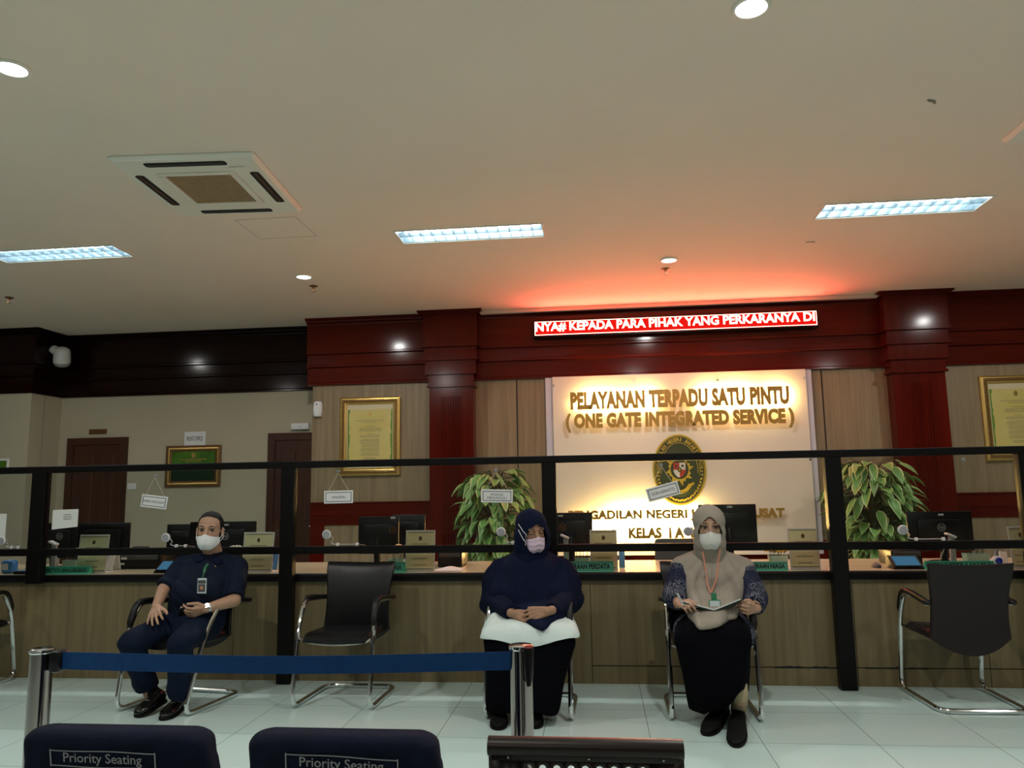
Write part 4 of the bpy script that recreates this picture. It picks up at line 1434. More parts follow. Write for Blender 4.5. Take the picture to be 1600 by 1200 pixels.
def staff_chair(label, px0, px1, pyt, Y):
    a, b = at(px0, pyt, Y), at(px1, pyt, Y)
    t = thing('office_chair', label, 'chair', ((a.x + b.x) / 2, Y + 0.25, 0), group='office chairs behind the counter')
    W, z = b.x - a.x, a.z
    MB().ring_loft([[Vector((u, -0.25 + d + 0.03 * (h - .5), 0.52 + h * (z - 0.52))) for u, d in [(x * s, y) for x, y in rrect(W, 0.07, 0.03)]] for h, s in ((0, .8), (.03, .9), (.5, 1), (.95, .98), (1, .9))]).build('backrest', 'dark_grey', t)
    MB().rbox((-0.24, -0.2, 0.42), (0.24, 0.26, 0.50), 0.03, 3).build('seat', 'dark_grey', t)
    MB().cyl((0, 0, 0.08), (0, 0, 0.42), 0.03, 0.028).tube([(0, -0.1, 0.44), (0, -0.23, 0.46), (0, -0.235, 0.62)], 0.02, 8).build('pedestal', 'black_plastic', t)
    for k in range(5):
        q = 2 * PI * k / 5
        lg = MB().tube([(0, 0, 0.09), (0.28 * math.cos(q), 0.28 * math.sin(q), 0.06)], [0.025, 0.016], 8).build('leg', 'black_plastic', t)
        MB().cyl((0.28 * math.cos(q) - 0.015 * math.sin(q), 0.28 * math.sin(q) + 0.015 * math.cos(q), 0.0285), (0.28 * math.cos(q) + 0.015 * math.sin(q), 0.28 * math.sin(q) - 0.015 * math.cos(q), 0.0285), 0.028).build('caster', 'black_plastic', lg)


staff_chair('grey office chair back behind the counter left of the beige veil', 1022, 1095, 842, 7.0)
staff_chair('dark office chair back behind the counter left of the seated man', 206, 232, 854, 7.1)

# ================================================================== PLANTS
def leaf_material():
    m = pbr('variegated_leaf', (0.06, 0.17, 0.03), 0.45)
    nt = m.node_tree
    b = nt.nodes['Principled BSDF']
    uv = nt.nodes.new('ShaderNodeUVMap')
    sx = nt.nodes.new('ShaderNodeSeparateXYZ')
    nt.links.new(uv.outputs[0], sx.inputs[0])
    # u: 0 on the midrib, 1 on the margin ; v along the leaf
    wv = nt.nodes.new('ShaderNodeTexWave')
    wv.inputs['Scale'].default_value = 5.0
    wv.inputs['Distortion'].default_value = 1.5
    sh = nt.nodes.new('ShaderNodeVectorMath')
    sh.operation = 'MULTIPLY'
    sh.inputs[1].default_value = (-0.9, 1.0, 0)
    nt.links.new(uv.outputs[0], sh.inputs[0])
    wv.bands_direction = 'DIAGONAL'
    nt.links.new(sh.outputs[0], wv.inputs['Vector'])
    r1 = nt.nodes.new('ShaderNodeValToRGB')
    r1.color_ramp.elements[0].color = (0.055, 0.20, 0.045, 1)
    r1.color_ramp.elements[1].color = (0.28, 0.48, 0.13, 1)
    r1.color_ramp.elements[0].position = 0.35
    r1.color_ramp.elements[1].position = 0.9
    nt.links.new(wv.outputs['Fac'], r1.inputs[0])
    r2 = nt.nodes.new('ShaderNodeValToRGB')
    r2.color_ramp.elements[0].position = 0.78
    r2.color_ramp.elements[0].color = (0, 0, 0, 1)
    r2.color_ramp.elements[1].position = 0.90
    r2.color_ramp.elements[1].color = (1, 1, 1, 1)
    nt.links.new(sx.outputs[0], r2.inputs[0])
    mx = nt.nodes.new('ShaderNodeMix')
    mx.data_type = 'RGBA'
    nt.links.new(r2.outputs[0], mx.inputs[0])
    nt.links.new(r1.outputs[0], mx.inputs[6])
    mx.inputs[7].default_value = (0.66, 0.72, 0.34, 1)
    nt.links.new(mx.outputs[2], b.inputs['Base Color'])
    b.inputs['Subsurface Weight'].default_value = 0.0


leaf_material()


def leaf(mb, uvs, base, direction, up, L, W, droop, cup):
    d = direction.normalized()
    s = d.cross(up).normalized()
    n = s.cross(d).normalized()
    nv = 6
    vs, uv = [], []
    for j in range(nv + 1):
        v = j / nv
        wd = W * (math.sin(PI * v ** 0.8) ** 0.85 if 0 < v < 1 else 0.02) / 2
        c = base + d * L * v * (1 - 0.15 * droop * v) - Vector((0, 0, 1)) * L * droop * v * v * 0.55
        for u in (-1, -0.5, 0, 0.5, 1):
            vs.append(c + s * wd * u + n * (cup * wd * abs(u)))
            uv.append((abs(u), v))
    fs = [(j * 5 + i, j * 5 + i + 1, (j + 1) * 5 + i + 1, (j + 1) * 5 + i) for j in range(nv) for i in range(4)]
    mb.add(vs, fs)
    uvs += uv


def bush(label, x, Y, zlo, zhi, rad, seed, nleaf):
    """a pot of trailing variegated leaves on a stand hidden by the counter"""
    t = thing('potted_plant', label, 'plant', (x, Y, 0), group='variegated potted plants beside the sign board')
    rnd = random.Random(seed)
    MB().lathe([(0.13, 0.0), (0.14, 0.02), (0.19, 0.34), (0.205, 0.36), (0.205, 0.39), (0.18, 0.39), (0.17, 0.34)], seg=28).build('pot', 'pot_red', t)
    MB().lathe([(0.002, 0.35), (0.172, 0.345)], seg=20, cap=False).build('soil', 'dark_grey', t)
    st = MB()
    mb = MB()
    uvs = []
    zc, zh = (zlo + zhi) / 2, (zhi - zlo) / 2
    st.tube([(0, 0, 0.33), (0.01, 0.0, zc), (0, 0, zhi - 0.12)], [0.035, 0.045, 0.02], 8)
    for k in range(nleaf):
        a = rnd.uniform(0, 2 * PI)
        h = rnd.uniform(-1, 1)
        rr = rad * (0.45 + 0.5 * math.sqrt(max(0, 1 - (h * .9) ** 2))) * rnd.uniform(0.62, 1.0)
        if h < -0.3:
            rr *= 0.85
        tip = Vector((rr * math.cos(a), rr * math.sin(a), zc + h * zh))
        root = Vector((tip.x * 0.15, tip.y * 0.15, max(0.4, tip.z - 0.10 * rnd.random())))
        base = tip * 0.74 + root * 0.26 + Vector((0, 0, 0.05))
        mid = (root + base) / 2 + Vector((0, 0, 0.06))
        st.tube([root, mid, base], [0.006, 0.004, 0.003], 5)
        out = Vector((math.cos(a + rnd.uniform(-.5, .5)), math.sin(a + rnd.uniform(-.5, .5)), rnd.uniform(-0.9, 0.25)))
        leaf(mb, uvs, base, out, Vector((rnd.uniform(-.4, .4), rnd.uniform(-.4, .4), 1)), rnd.uniform(0.16, 0.24), rnd.uniform(0.075, 0.105), rnd.uniform(0.4, 1.1), rnd.uniform(0.1, 0.5))
    st.build('stems', 'stem_green', t)
    o = mb.build('foliage', 'variegated_leaf', t, angle=180)
    lay = o.data.uv_layers.new(name='UVMap')
    for lp in o.data.loops:
        lay.data[lp.index].uv = uvs[lp.vertex_index]


a, b = at(773, 745, 8.2), at(773, 850, 8.2)
bush('bushy variegated potted plant left of the sign board', a.x, 8.2, 0.62, a.z + 0.02, 0.46, 11, 330)
a, b = at(1357, 728, 8.2), at(1357, 860, 8.2)
bush('bushy variegated potted plant right of the sign board', a.x, 8.2, 0.62, a.z + 0.02, 0.50, 23, 330)

# ================================================================== VISITOR CHAIRS
def dense(pts, n=8):
    """add points along the long straight sides of an outline"""
    out = []
    for i, p in enumerate(pts):
        q = pts[(i + 1) % len(pts)]
        out.append(p)
        if abs(q[0] - p[0]) > 0.08:
            out += [(p[0] + (q[0] - p[0]) * k / n, p[1] + (q[1] - p[1]) * k / n) for k in range(1, n)]
    return out


def visitor_chair(label, x, y, rz, long_left, long_right, leather='leather', lean=(0.0, 0.0)):
    """cantilever chair; local frame faces -Y, origin on the floor"""
    t = thing('visitor_chair', label, 'chair', (x, y, 0), rz, group='chrome cantilever visitor chairs')
    R_ = 0.0155
    hw = 0.255

    def side(s):
        lx, ly = lean if s > 0 else (0.0, 0.0)
        return [(s * hw + lx, 0.20 + ly * .5, 0.640), (s * hw + lx, 0.00 + ly * .8, 0.662), (s * hw + lx, -0.135 + ly, 0.668), (s * (hw + .004) + lx * .7, -0.225 + ly * .7, 0.50), (s * (hw + .006), -0.30, 0.0165), (s * hw, 0.29, 0.0165)]
    pts = bend([Vector(p) for p in side(-1)] + [Vector(p) for p in side(1)[::-1]], 0.09, 8)
    MB().tube(pts, R_, 10).build('chrome_frame', 'chrome', t)
    # seat support bow under the cushion and the two posts carrying the back
    mb = MB().tube([(-hw, -0.205, 0.44), (-0.19, -0.235, 0.415), (0, -0.245, 0.402), (0.19, -0.235, 0.415), (hw, -0.205, 0.44)], 0.010, 8, smooth=4)
    mb.tube([(-0.2, -0.22, 0.418), (-0.2, 0.15, 0.425)], 0.010, 8).tube([(0.2, -0.22, 0.418), (0.2, 0.15, 0.425)], 0.010, 8)
    mb.build('seat_support', 'brushed_steel', t)
    # seat cushion
    rings = []
    for k in range(13):
        u = k / 12
        yy = -0.262 + 0.455 * u
        th = 0.062 * min(1, 0.35 + 6 * min(u, 1 - u)) if True else 0
        zt = 0.472 - 0.035 * max(0, (0.22 - u) / 0.22) ** 2 - 0.012 * u
        w_ = 0.455 - 0.03 * max(0, (0.12 - u) / 0.12) - 0.02 * u
        rings.append([Vector((a, yy, zt - th / 2 + b - 0.006 * (1 - (2 * a / w_) ** 2))) for a, b in dense(rrect(w_, th, 0.028))])
    MB().ring_loft(rings).build('seat', leather, t, angle=60)
    # backrest shell, slightly dished
    rings = []
    for k in range(15):
        u = k / 14
        zz = 0.425 + 0.465 * u
        yb = 0.205 + 0.012 * u + 0.085 * u * u
        w_ = 0.490 - 0.03 * math.sin(PI * min(1, u / .85)) + 0.022 * u * u
        th = 0.030
        e = min(u, 1 - u)
        th *= min(1, .45 + 12 * e)
        rings.append([Vector((a, yb + b - 0.028 * (2 * a / 0.5) ** 2, zz - 0.010 * (1 - (2 * a / w_) ** 2) * (u > .9) - 0.105 * (1 - (2 * a / w_) ** 2) * max(0, 1 - u / 0.35))) for a, b in dense(rrect(w_, th, 0.014))])
    MB().ring_loft(rings).build('backrest', leather, t, angle=60)
    # arm pads
    for s, long_ in ((-1, long_left), (1, long_right)):
        pts = [(s * hw, 0.235, 0.645), (s * hw, 0.18, 0.650), (s * hw, 0.0, 0.674), (s * hw, -0.11, 0.678)]
        if s > 0:
            pts = [(a + lean[0], b + lean[1] * .7, c) for a, b, c in pts]
        if long_:
            pts += [(s * hw, -0.165, 0.655), (s * (hw + .002), -0.195, 0.60), (s * (hw + .003), -0.222, 0.52)]
        P_, r_ = catmull([Vector(p) for p in pts], [1.0] * len(pts), 5)
        rings = []
        for i, p in enumerate(P_):
            tt = (P_[min(i + 1, len(P_) - 1)] - P_[max(i - 1, 0)]).normalized()
            side_v = Vector((1, 0, 0))
            nv = side_v.cross(tt).normalized()
            e = min(i, len(P_) - 1 - i)
            k = min(1, .5 + e * .25)
            rings.append([p + side_v * a * k + nv * b * k for a, b in rrect(0.046, 0.032, 0.014, 3)])
        MB().ring_loft(rings).build('arm_pad', 'pad_rubber', t, angle=60)
    return t


visitor_chair('empty black leather visitor chair with chrome frame between the man and the navy-veiled woman', -1.745, 5.305, math.radians(-2), False, True)
visitor_chair('black leather visitor chair under the man in navy uniform', -2.84, 5.14, math.radians(-10), True, False, 'leather', (0.045, 0.11))
visitor_chair('black leather visitor chair under the woman in the navy veil', -0.455, 5.14, math.radians(-2), False, True)
visitor_chair('black leather visitor chair under the woman in the beige veil', 0.655, 5.17, 0.0, False, True)
visitor_chair('dark brown visitor chair turned to the counter at the right, seen from behind', 2.275, 5.43, PI + math.radians(1), True, True, 'brown_leather')
visitor_chair('visitor chair turned to the counter and cut by the left photo edge', -4.80, 5.44, PI, True, True)

# ================================================================== BARRIER
def stanchion(label, px, pyt, Y, z=0.90):
    p = at(px, pyt, Y)
    t = thing('barrier_post', label, 'barrier post', (p.x, Y, 0))
    r = 0.034
    MB().lathe([(0.165, 0.001), (0.165, 0.012), (0.15, 0.020), (0.05, 0.038), (0.036, 0.045)], seg=40).build('base', 'post_chrome', t)
    MB().lathe([(r, 0.040), (r, p.z - 0.010)], seg=32).build('pole', 'post_chrome', t)
    MB().lathe([(r + 0.001, p.z - 0.014), (r + 0.004, p.z - 0.010), (r + 0.004, p.z - 0.002), (r, p.z), (0.002, p.z + 0.001)], seg=32).build('cap', 'chrome', t)
    return t, p


tA, pA = stanchion('chrome barrier post at the left holding the blue belt', 66, 1013, 2.40)
tB, pB = stanchion('chrome barrier post in front of the navy-veiled woman', 814, 1007, 2.40)
# belt cassettes
q = at(90, 1033, 2.39)
MB().rbox((q.x - 0.018, 2.37, q.z - 0.033), (q.x + 0.014, 2.43, q.z + 0.033), 0.008, 2).build('belt_cassette', 'black_plastic', tA, tA)
q = at(828, 1035, 2.38)
mb = MB().ring_loft([[Vector((q.x + a, 2.345 + b, z)) for a, b in rrect(w_, 0.05, 0.012)] for z, w_ in ((q.z - 0.055, 0.012), (q.z - 0.03, 0.024), (q.z + 0.045, 0.030), (q.z + 0.052, 0.024))])
mb.build('belt_cassette', 'black_plastic', tB, tB)
a, b = at(97, 1032, 2.395), at(798, 1032.5, 2.395)
N = 40


def belt_pt(u, s):
    z = a.z * (1 - u) + b.z * u - 0.012 * (1 - (2 * u - 1) ** 2)
    return Vector((a.x + (b.x - a.x) * u, 2.395 + 0.004 * math.sin(9 * u), z + s * 0.027))


rings = [[belt_pt(k / N, -1) + Vector((0, -0.0008, 0)), belt_pt(k / N, 1) + Vector((0, -0.0008, 0)), belt_pt(k / N, 1) + Vector((0, 0.0008, 0)), belt_pt(k / N, -1) + Vector((0, 0.0008, 0))] for k in range(N + 1)]
o = MB().ring_loft(rings).build('barrier_belt', 'belt_blue', smooth=False)
tag(o, 'long blue retractable belt stretched between the two chrome posts', 'belt')

# ================================================================== WAITING BENCH IN THE FOREGROUND
BT = 0.84          # top of the backs
bench = thing('waiting_bench', 'brown perforated metal waiting bench at the bottom of the photo', 'bench', (-0.65, 2.0, 0))


def seat_frame(pxl, pxr, py):
    """left and right ends of a seat back at its top edge"""
    a, b = atz(pxl, py[0], BT), atz(pxr, py[1], BT)
    return a, b


sa = [seat_frame(44, 328, (1136, 1138)), seat_frame(394, 680, (1142, 1150)), seat_frame(762, 1068, (1152, 1158))]
W_ = sum((b - a).length for a, b in sa) / 3
W_ = (sa[2][1] - sa[2][0]).length
ym = sum(a.y + b.y for a, b in sa) / 6 - 0.045


def perforated(mb, x0, x1, nx, z0, z1, nz, fn, r=0.0085, n=8):
    """sheet with round holes mapped through fn(x, z)"""
    for i in range(nx):
        for j in range(nz):
            xa, xb = x0 + (x1 - x0) * i / nx, x0 + (x1 - x0) * (i + 1) / nx
            za, zb = z0 + (z1 - z0) * j / nz, z0 + (z1 - z0) * (j + 1) / nz
            cx, cz = (xa + xb) / 2, (za + zb) / 2
            sq = [(xb, cz), (xb, zb), (cx, zb), (xa, zb), (xa, cz), (xa, za), (cx, za), (xb, za)]
            ho = [(cx + r * math.cos(2 * PI * k / n), cz + r * math.sin(2 * PI * k / n)) for k in range(n)]
            mb.add([fn(*p) for p in sq] + [fn(*p) for p in ho], [(k, (k + 1) % 8, 8 + (k + 1) % 8, 8 + k) for k in range(8)])


for i, (a, b) in enumerate(sa):
    xc = (a.x + b.x) / 2
    w_ = W_ if i == 2 else W_ - 0.02
    y0 = ym

    def back(x, z):          # z measured down the back from the top, leaning backwards
        return Vector((xc + x, y0 + 0.055 + (BT - z) * 0.22 - 0.02 * math.sin(PI * min(1, (BT - z) / .45)), z))
    mb = MB()
    zt, zb = BT - 0.0375, 0.50
    hw = w_ / 2 - 0.004
    hx = 9 * 0.0315 / 2
    nrow = 8
    zh1, zh0 = BT - 0.056, BT - 0.056 - nrow * 0.0315
    perforated(mb, -hx, hx, 9, zh0, zh1, nrow, back)
    for x0, x1, z0, z1 in ((-hw, -hx, zh0, zh1), (hx, hw, zh0, zh1), (-hw, hw, zh1, zt), (-hw, hw, zb, zh0)):
        mb.grid(lambda u, v: back(x0 + (x1 - x0) * u, z0 + (z1 - z0) * v), 2, 3)
    o = mb.build('seat_back', 'bench_brown', bench, bench, angle=50)
    m_ = o.modifiers.new('thickness', 'SOLIDIFY')
    m_.thickness = 0.004
    # rolled top edge and side flanges
    rings = []
    if i < 2:
        w_ -= 0.03
    for x in (-w_ / 2, w_ / 2):
        rings.append([Vector((xc + x, y0 + 0.045 + 0.024 * math.cos(q), BT - 0.020 - (0.018 if i < 2 else 0) + 0.020 * math.sin(q))) for q in [2 * PI * k / 16 for k in range(16)]])
    MB().ring_loft(rings).build('rolled_edge', 'bench_brown', bench, bench)
    for s in (-1, 1):
        mb = MB()
        mb.ring_loft([[back(s * hw, z) + Vector((s * dx, dy, 0)) for dx, dy in ((0, 0), (0.006, 0), (0.006, 0.03), (0, 0.03))] for z in (zt, BT - 0.15, BT - 0.25, zb)])
        mb.build('side_flange', 'bench_brown', bench, bench, smooth=False)
    if i == 2:
        for dx in (-0.40, 0.02, 0.40):
            q = back(dx * w_, BT - 0.047)
            MB().ball(q + Vector((0, -0.003, 0)), 0.0035, 8).build('rivet', 'brushed_steel', bench, bench)
    # seat pan
    mb = MB()

    def pan(u, v):
        y = y0 + 0.13 + 0.40 * v
        z = 0.44 - 0.02 * math.sin(PI * v) - (0.03 * max(0, (v - .85) / .15) ** 2)
        return Vector((xc + (u - .5) * w_, y, z))
    o = mb.grid(pan, 4, 12).build('seat_pan', 'bench_brown', bench, bench, angle=60)
    m_ = o.modifiers.new('thickness', 'SOLIDIFY')
    m_.thickness = 0.006
    MB().tube([(xc, y0 + 0.125, 0.50), (xc, y0 + 0.15, 0.36), (xc, y0 + 0.27, 0.32)], 0.018, 8).build('bracket', 'bench_brown', bench, bench)
xl, xr = sa[0][0].x, sa[2][1].x
MB().box((xl - 0.05, ym + 0.24, 0.28), (xr + 0.05, ym + 0.30, 0.335)).build('beam', 'bench_brown', bench, bench, smooth=False)
for x in (xl + 0.2, xr - 0.2):
    MB().tube([(x, ym + 0.27, 0.29), (x, ym + 0.27, 0.06)], 0.025, 10).tube([(x, ym + 0.0, 0.028), (x, ym + 0.10, 0.055), (x, ym + 0.44, 0.055), (x, ym + 0.54, 0.028)], 0.022, 10, smooth=3).build('leg', 'bench_brown', bench, bench)

# padded covers over the two left backs
for i, label in ((0, 'navy seat cover printed Priority Seating at the bottom left corner'), (1, 'navy seat cover printed Priority Seating left of the bare metal back')):
    a, b = sa[i]
    xc = (a.x + b.x) / 2
    w_ = (b - a).length + 0.004
    xc += 0.010 - 0.006 * i
    t = thing('seat_cover', label, 'seat cover', (xc, ym, 0.45), group='Priority Seating covers')
    rings = []
    for k in range(27):
        u = min(1.0, k / 16 * 0.9) if k <= 16 else 0.9 + 0.1 * math.sin((k - 16) / 10 * PI / 2)
        z = 0.47 + (BT + 0.012 - 0.47) * u
        yy = ym + 0.045 + (BT - z) * 0.20
        e = 1 - u
        th = 0.098 if e > 0.07 else 0.098 * (0.30 + 0.70 * math.sqrt(max(0, 1 - ((0.07 - e) / 0.07) ** 2)))
        ww = w_ * (1 + 0.05 * (1 - u)) if e > 0.07 else w_ * (0.86 + 0.14 * math.sqrt(max(0, 1 - ((0.07 - e) / 0.07) ** 2)))
        rings.append([Vector((xc + p + 0.003 * math.sin(40 * q + 11 * u), yy + q + 0.004 * math.sin(17 * p + 5 * u), z - 0.012 * (2 * p / w_) ** 2 * (u > .8))) for p, q in rrect(ww, th, 0.035, 5)])
    MB().ring_loft(rings).build('fabric', 'navy_cloth', t, t, angle=80)
    # printed box and words, following the slope of the back
    zc = BT - 0.056
    sl = math.atan2(0.20, 1)
    mt = Matrix.Translation((xc - 0.012 + 0.02 * i, ym + 0.045 + (BT - zc) * 0.20 - 0.0505, zc)) @ Matrix.Rotation(math.radians(0.8 + 1.2 * i), 4, 'Y') @ Matrix.Rotation(sl * 1.0, 4, 'X')
    mb = MB()
    w2, h2, e = 0.128, 0.0185, 0.0026
    segs = 16
    for k in range(segs):
        for s in (-1, 1):
            x0, x1 = -w2 + 2 * w2 * k / segs, -w2 + 2 * w2 * (k + 1) / segs
            f = lambda x: 0.0012 * math.sin(30 * x + s + i)
            mb.add([mt @ Vector(p) for p in ((x0, -0.001, s * h2 + f(x0)), (x1, -0.001, s * h2 + f(x1)), (x1, -0.001, s * h2 + e + f(x1)), (x0, -0.001, s * h2 + e + f(x0)))], [(0, 1, 2, 3)])
    for s in (-1, 1):
        mb.box((s * w2 - e / 2, -0.001, -h2), (s * w2 + e / 2, 0.0005, h2 + e), 0, mt)
    mb.build('printed_border', 'cover_print', t, t, smooth=False)
    vs, fs = text_mesh('Priority Seating', width=0.192, bold=0.006)
    MB().add([mt @ (v + Vector((0, -0.001, 0.0005))) for v in vs], fs).build('lettering', 'cover_print', t, t, smooth=False)
# ================================================================== PEOPLE
pbr('skin', (0.40, 0.235, 0.15), 0.5, sss=0.12, var=0.05, vscale=14)
pbr('skin_brown', (0.30, 0.165, 0.095), 0.5, sss=0.12, var=0.05, vscale=14)
pbr('hair_black', (0.006, 0.005, 0.005), 0.6, spec=0.2, bump=0.6, bscale=260, var=0.3, vscale=60)
pbr('eye_white', (0.30, 0.26, 0.22), 0.3)
pbr('iris_dark', (0.010, 0.006, 0.005), 0.12)
pbr('brow', (0.025, 0.016, 0.012), 0.8)
pbr('mask_white', (0.74, 0.76, 0.76), 0.85, bump=0.08, bscale=300)
pbr('mask_grey', (0.62, 0.62, 0.59), 0.85, bump=0.08, bscale=300)
pbr('mask_pink', (0.62, 0.47, 0.58), 0.85, bump=0.08, bscale=300)
pbr('uniform_navy', (0.005, 0.009, 0.022), 0.8, spec=0.12, var=0.15, vscale=12, bump=0.15, bscale=400)
pbr('trouser_navy', (0.004, 0.009, 0.024), 0.8, spec=0.12, var=0.15, vscale=12, bump=0.15, bscale=400)
pbr('veil_navy', (0.0035, 0.0065, 0.024), 0.9, spec=0.12, var=0.12, vscale=10, bump=0.12, bscale=350)
pbr('blouse_navy', (0.003, 0.0055, 0.019), 0.9, spec=0.12, var=0.12, vscale=10, bump=0.12, bscale=350)
pbr('tunic_white', (0.62, 0.72, 0.70), 0.9, spec=0.12, var=0.03, vscale=10)
pbr('skirt_black', (0.0025, 0.0025, 0.004), 0.95, spec=0.05)
pbr('veil_beige', (0.29, 0.255, 0.21), 0.9, spec=0.12, var=0.05, vscale=12, bump=0.1, bscale=350)
pbr('shoe_black', (0.006, 0.006, 0.006), 0.18)
pbr('suede_black', (0.004, 0.004, 0.004), 0.7, spec=0.15)
pbr('sock_beige', (0.40, 0.33, 0.20), 0.9, var=0.05, vscale=30)
pbr('lanyard_red', (0.50, 0.20, 0.12), 0.7)
pbr('badge_green', (0.02, 0.16, 0.07), 0.4)
pbr('badge_card', (0.50, 0.56, 0.58), 0.35)
pbr('notebook_green', (0.012, 0.035, 0.025), 0.45)
pbr('watch_silver', (0.62, 0.62, 0.60), 0.25, 1.0)


def batik():
    m = pbr('batik', (0.01, 0.015, 0.04), 0.85, spec=0.12)
    nt = m.node_tree
    b = nt.nodes['Principled BSDF']
    tc = nt.nodes.new('ShaderNodeTexCoord')
    vo = nt.nodes.new('ShaderNodeTexVoronoi')
    vo.feature = 'F1'
    vo.inputs['Scale'].default_value = 130
    r = nt.nodes.new('ShaderNodeValToRGB')
    r.color_ramp.elements[0].position = 0.30
    r.color_ramp.elements[0].color = (0.26, 0.27, 0.28, 1)
    r.color_ramp.elements[1].position = 0.48
    r.color_ramp.elements[1].color = (0.010, 0.014, 0.040, 1)
    ns = nt.nodes.new('ShaderNodeTexNoise')
    ns.inputs['Scale'].default_value = 9
    r2 = nt.nodes.new('ShaderNodeValToRGB')
    r2.color_ramp.elements[0].position = 0.42
    r2.color_ramp.elements[1].position = 0.58
    r2.color_ramp.elements[0].color = (0.15, 0.15, 0.15, 1)
    mx = nt.nodes.new('ShaderNodeMix')
    mx.data_type = 'RGBA'
    mx.inputs[6].default_value = (0.010, 0.013, 0.035, 1)
    nt.links.new(tc.outputs['Object'], vo.inputs['Vector'])
    nt.links.new(tc.outputs['Object'], ns.inputs['Vector'])
    nt.links.new(vo.outputs['Distance'], r.inputs[0])
    nt.links.new(ns.outputs['Fac'], r2.inputs[0])
    nt.links.new(r2.outputs[0], mx.inputs[0])
    nt.links.new(r.outputs[0], mx.inputs[7])
    nt.links.new(mx.outputs[2], b.inputs['Base Color'])


batik()

_ico = None


def ico():
    global _ico
    if _ico is None:
        bm = bmesh.new()
        bmesh.ops.create_icosphere(bm, subdivisions=3, radius=1)
        _ico = [v.co.copy() for v in bm.verts]
        bm.free()
    return _ico


def sphere_hull(bm_all, items):
    """convex hull of balls (p, r) or bare points (p, 0)"""
    bm = bmesh.new()
    for p, r in items:
        if r <= 0:
            bm.verts.new(p)
        else:
            for d in ico():
                bm.verts.new(Vector(p) + d * r)
    res = bmesh.ops.convex_hull(bm, input=bm.verts[:])
    bmesh.ops.delete(bm, geom=[g for g in res['geom_interior'] if isinstance(g, bmesh.types.BMVert)], context='VERTS')
    loose = [v for v in bm.verts if not v.link_faces]
    bmesh.ops.delete(bm, geom=loose, context='VERTS')
    me = bpy.data.meshes.new('tmp')
    bm.to_mesh(me)
    bm.free()
    bm_all.from_mesh(me)
    bpy.data.meshes.remove(me)


def disc(p, axis, r, n=20):
    """points of a flat ring: a garment end"""
    axis = Vector(axis).normalized()
    a = axis.orthogonal().normalized()
    b = axis.cross(a)
    rr = r if isinstance(r, tuple) else (r, r)
    return [(Vector(p) + a * rr[0] * math.cos(2 * PI * k / n) + b * rr[1] * math.sin(2 * PI * k / n), 0) for k in range(n)]


def blob(parts, voxel=0.006, smooth=4, fold=None, keep=None, thick=0.0):
    """union of hulls ('h'), tapered limbs ('c') and ellipsoids ('e') as one continuous surface"""
    bm = bmesh.new()
    for q in parts:
        if q[0] == 'h':
            sphere_hull(bm, q[1])
        elif q[0] == 'c':
            sphere_hull(bm, [(q[1], q[2]), (q[3], q[4])])
        elif q[0] == 'f':       # limb with a flat cut end
            p1, r1, p2, r2 = q[1:5]
            sphere_hull(bm, [(p1, r1)] + disc(p2, Vector(p2) - Vector(p1), r2))
        elif q[0] == 'e':
            c, r = Vector(q[1]), q[2]
            rot = q[3] if len(q) > 3 else Matrix.Identity(3)
            b2 = bmesh.new()
            bmesh.ops.create_icosphere(b2, subdivisions=3, radius=1)
            for v in b2.verts:
                v.co = rot @ Vector((v.co.x * r[0], v.co.y * r[1], v.co.z * r[2])) + c
            me = bpy.data.meshes.new('tmp')
            b2.to_mesh(me)
            b2.free()
            bm.from_mesh(me)
            bpy.data.meshes.remove(me)
    me = bpy.data.meshes.new('tmp')
    bm.to_mesh(me)
    bm.free()
    o = bpy.data.objects.new('tmp', me)
    COL.objects.link(o)
    md = o.modifiers.new('r', 'REMESH')
    md.mode = 'VOXEL'
    md.voxel_size = voxel
    if smooth:
        ms = o.modifiers.new('s', 'SMOOTH')
        ms.factor = 0.5
        ms.iterations = smooth
    dg = bpy.context.evaluated_depsgraph_get()
    out = bpy.data.meshes.new_from_object(o.evaluated_get(dg))
    bpy.data.objects.remove(o)
    bpy.data.meshes.remove(me)
    bm = bmesh.new()
    bm.from_mesh(out)
    bpy.data.meshes.remove(out)
    if fold:
        bm.normal_update()
        mv = [(v, v.normal.copy() * fold(v.co, v.normal)) for v in bm.verts]
        for v, d in mv:
            v.co += d
    if keep:
        bmesh.ops.delete(bm, geom=[f for f in bm.faces if not keep(f.calc_center_median())], context='FACES')
        left, best = set(bm.verts), []
        while left:                                  # keep the largest connected piece only
            st, seen = [left.pop()], []
            while st:
                v = st.pop()
                seen.append(v)
                for e in v.link_edges:
                    w2 = e.other_vert(v)
                    if w2 in left:
                        left.discard(w2)
                        st.append(w2)
            if len(seen) > len(best):
                best = seen
        bs = set(best)
        bmesh.ops.delete(bm, geom=[v for v in bm.verts if v not in bs], context='VERTS')
        for _ in range(24):
            be = [e for e in bm.edges if e.is_boundary]
            nb = {}
            for e in be:
                for a, b in ((e.verts[0], e.verts[1]), (e.verts[1], e.verts[0])):
                    nb.setdefault(a, []).append(b.co.copy())
            for v, l in nb.items():
                v.co = v.co * 0.5 + sum(l, Vector()) / len(l) * 0.5
    if thick:
        bm.normal_update()
        bm.verts.index_update()
        vs = [v.co.copy() for v in bm.verts]
        inner = [v.co - v.normal * thick for v in bm.verts]
        n = len(vs)
        fs = [tuple(v.index for v in f.verts) for f in bm.faces]
        rim = []
        for e in bm.edges:
            if e.is_boundary:
                l = e.link_loops[0]
                a, b = l.vert.index, l.link_loop_next.vert.index
                rim.append((b, a, a + n, b + n))
        bm.free()
        return MB().add(vs + inner, fs + [tuple(i + n for i in reversed(f)) for f in fs] + rim)
    mb = MB()
    mb.bm(bm)
    return mb


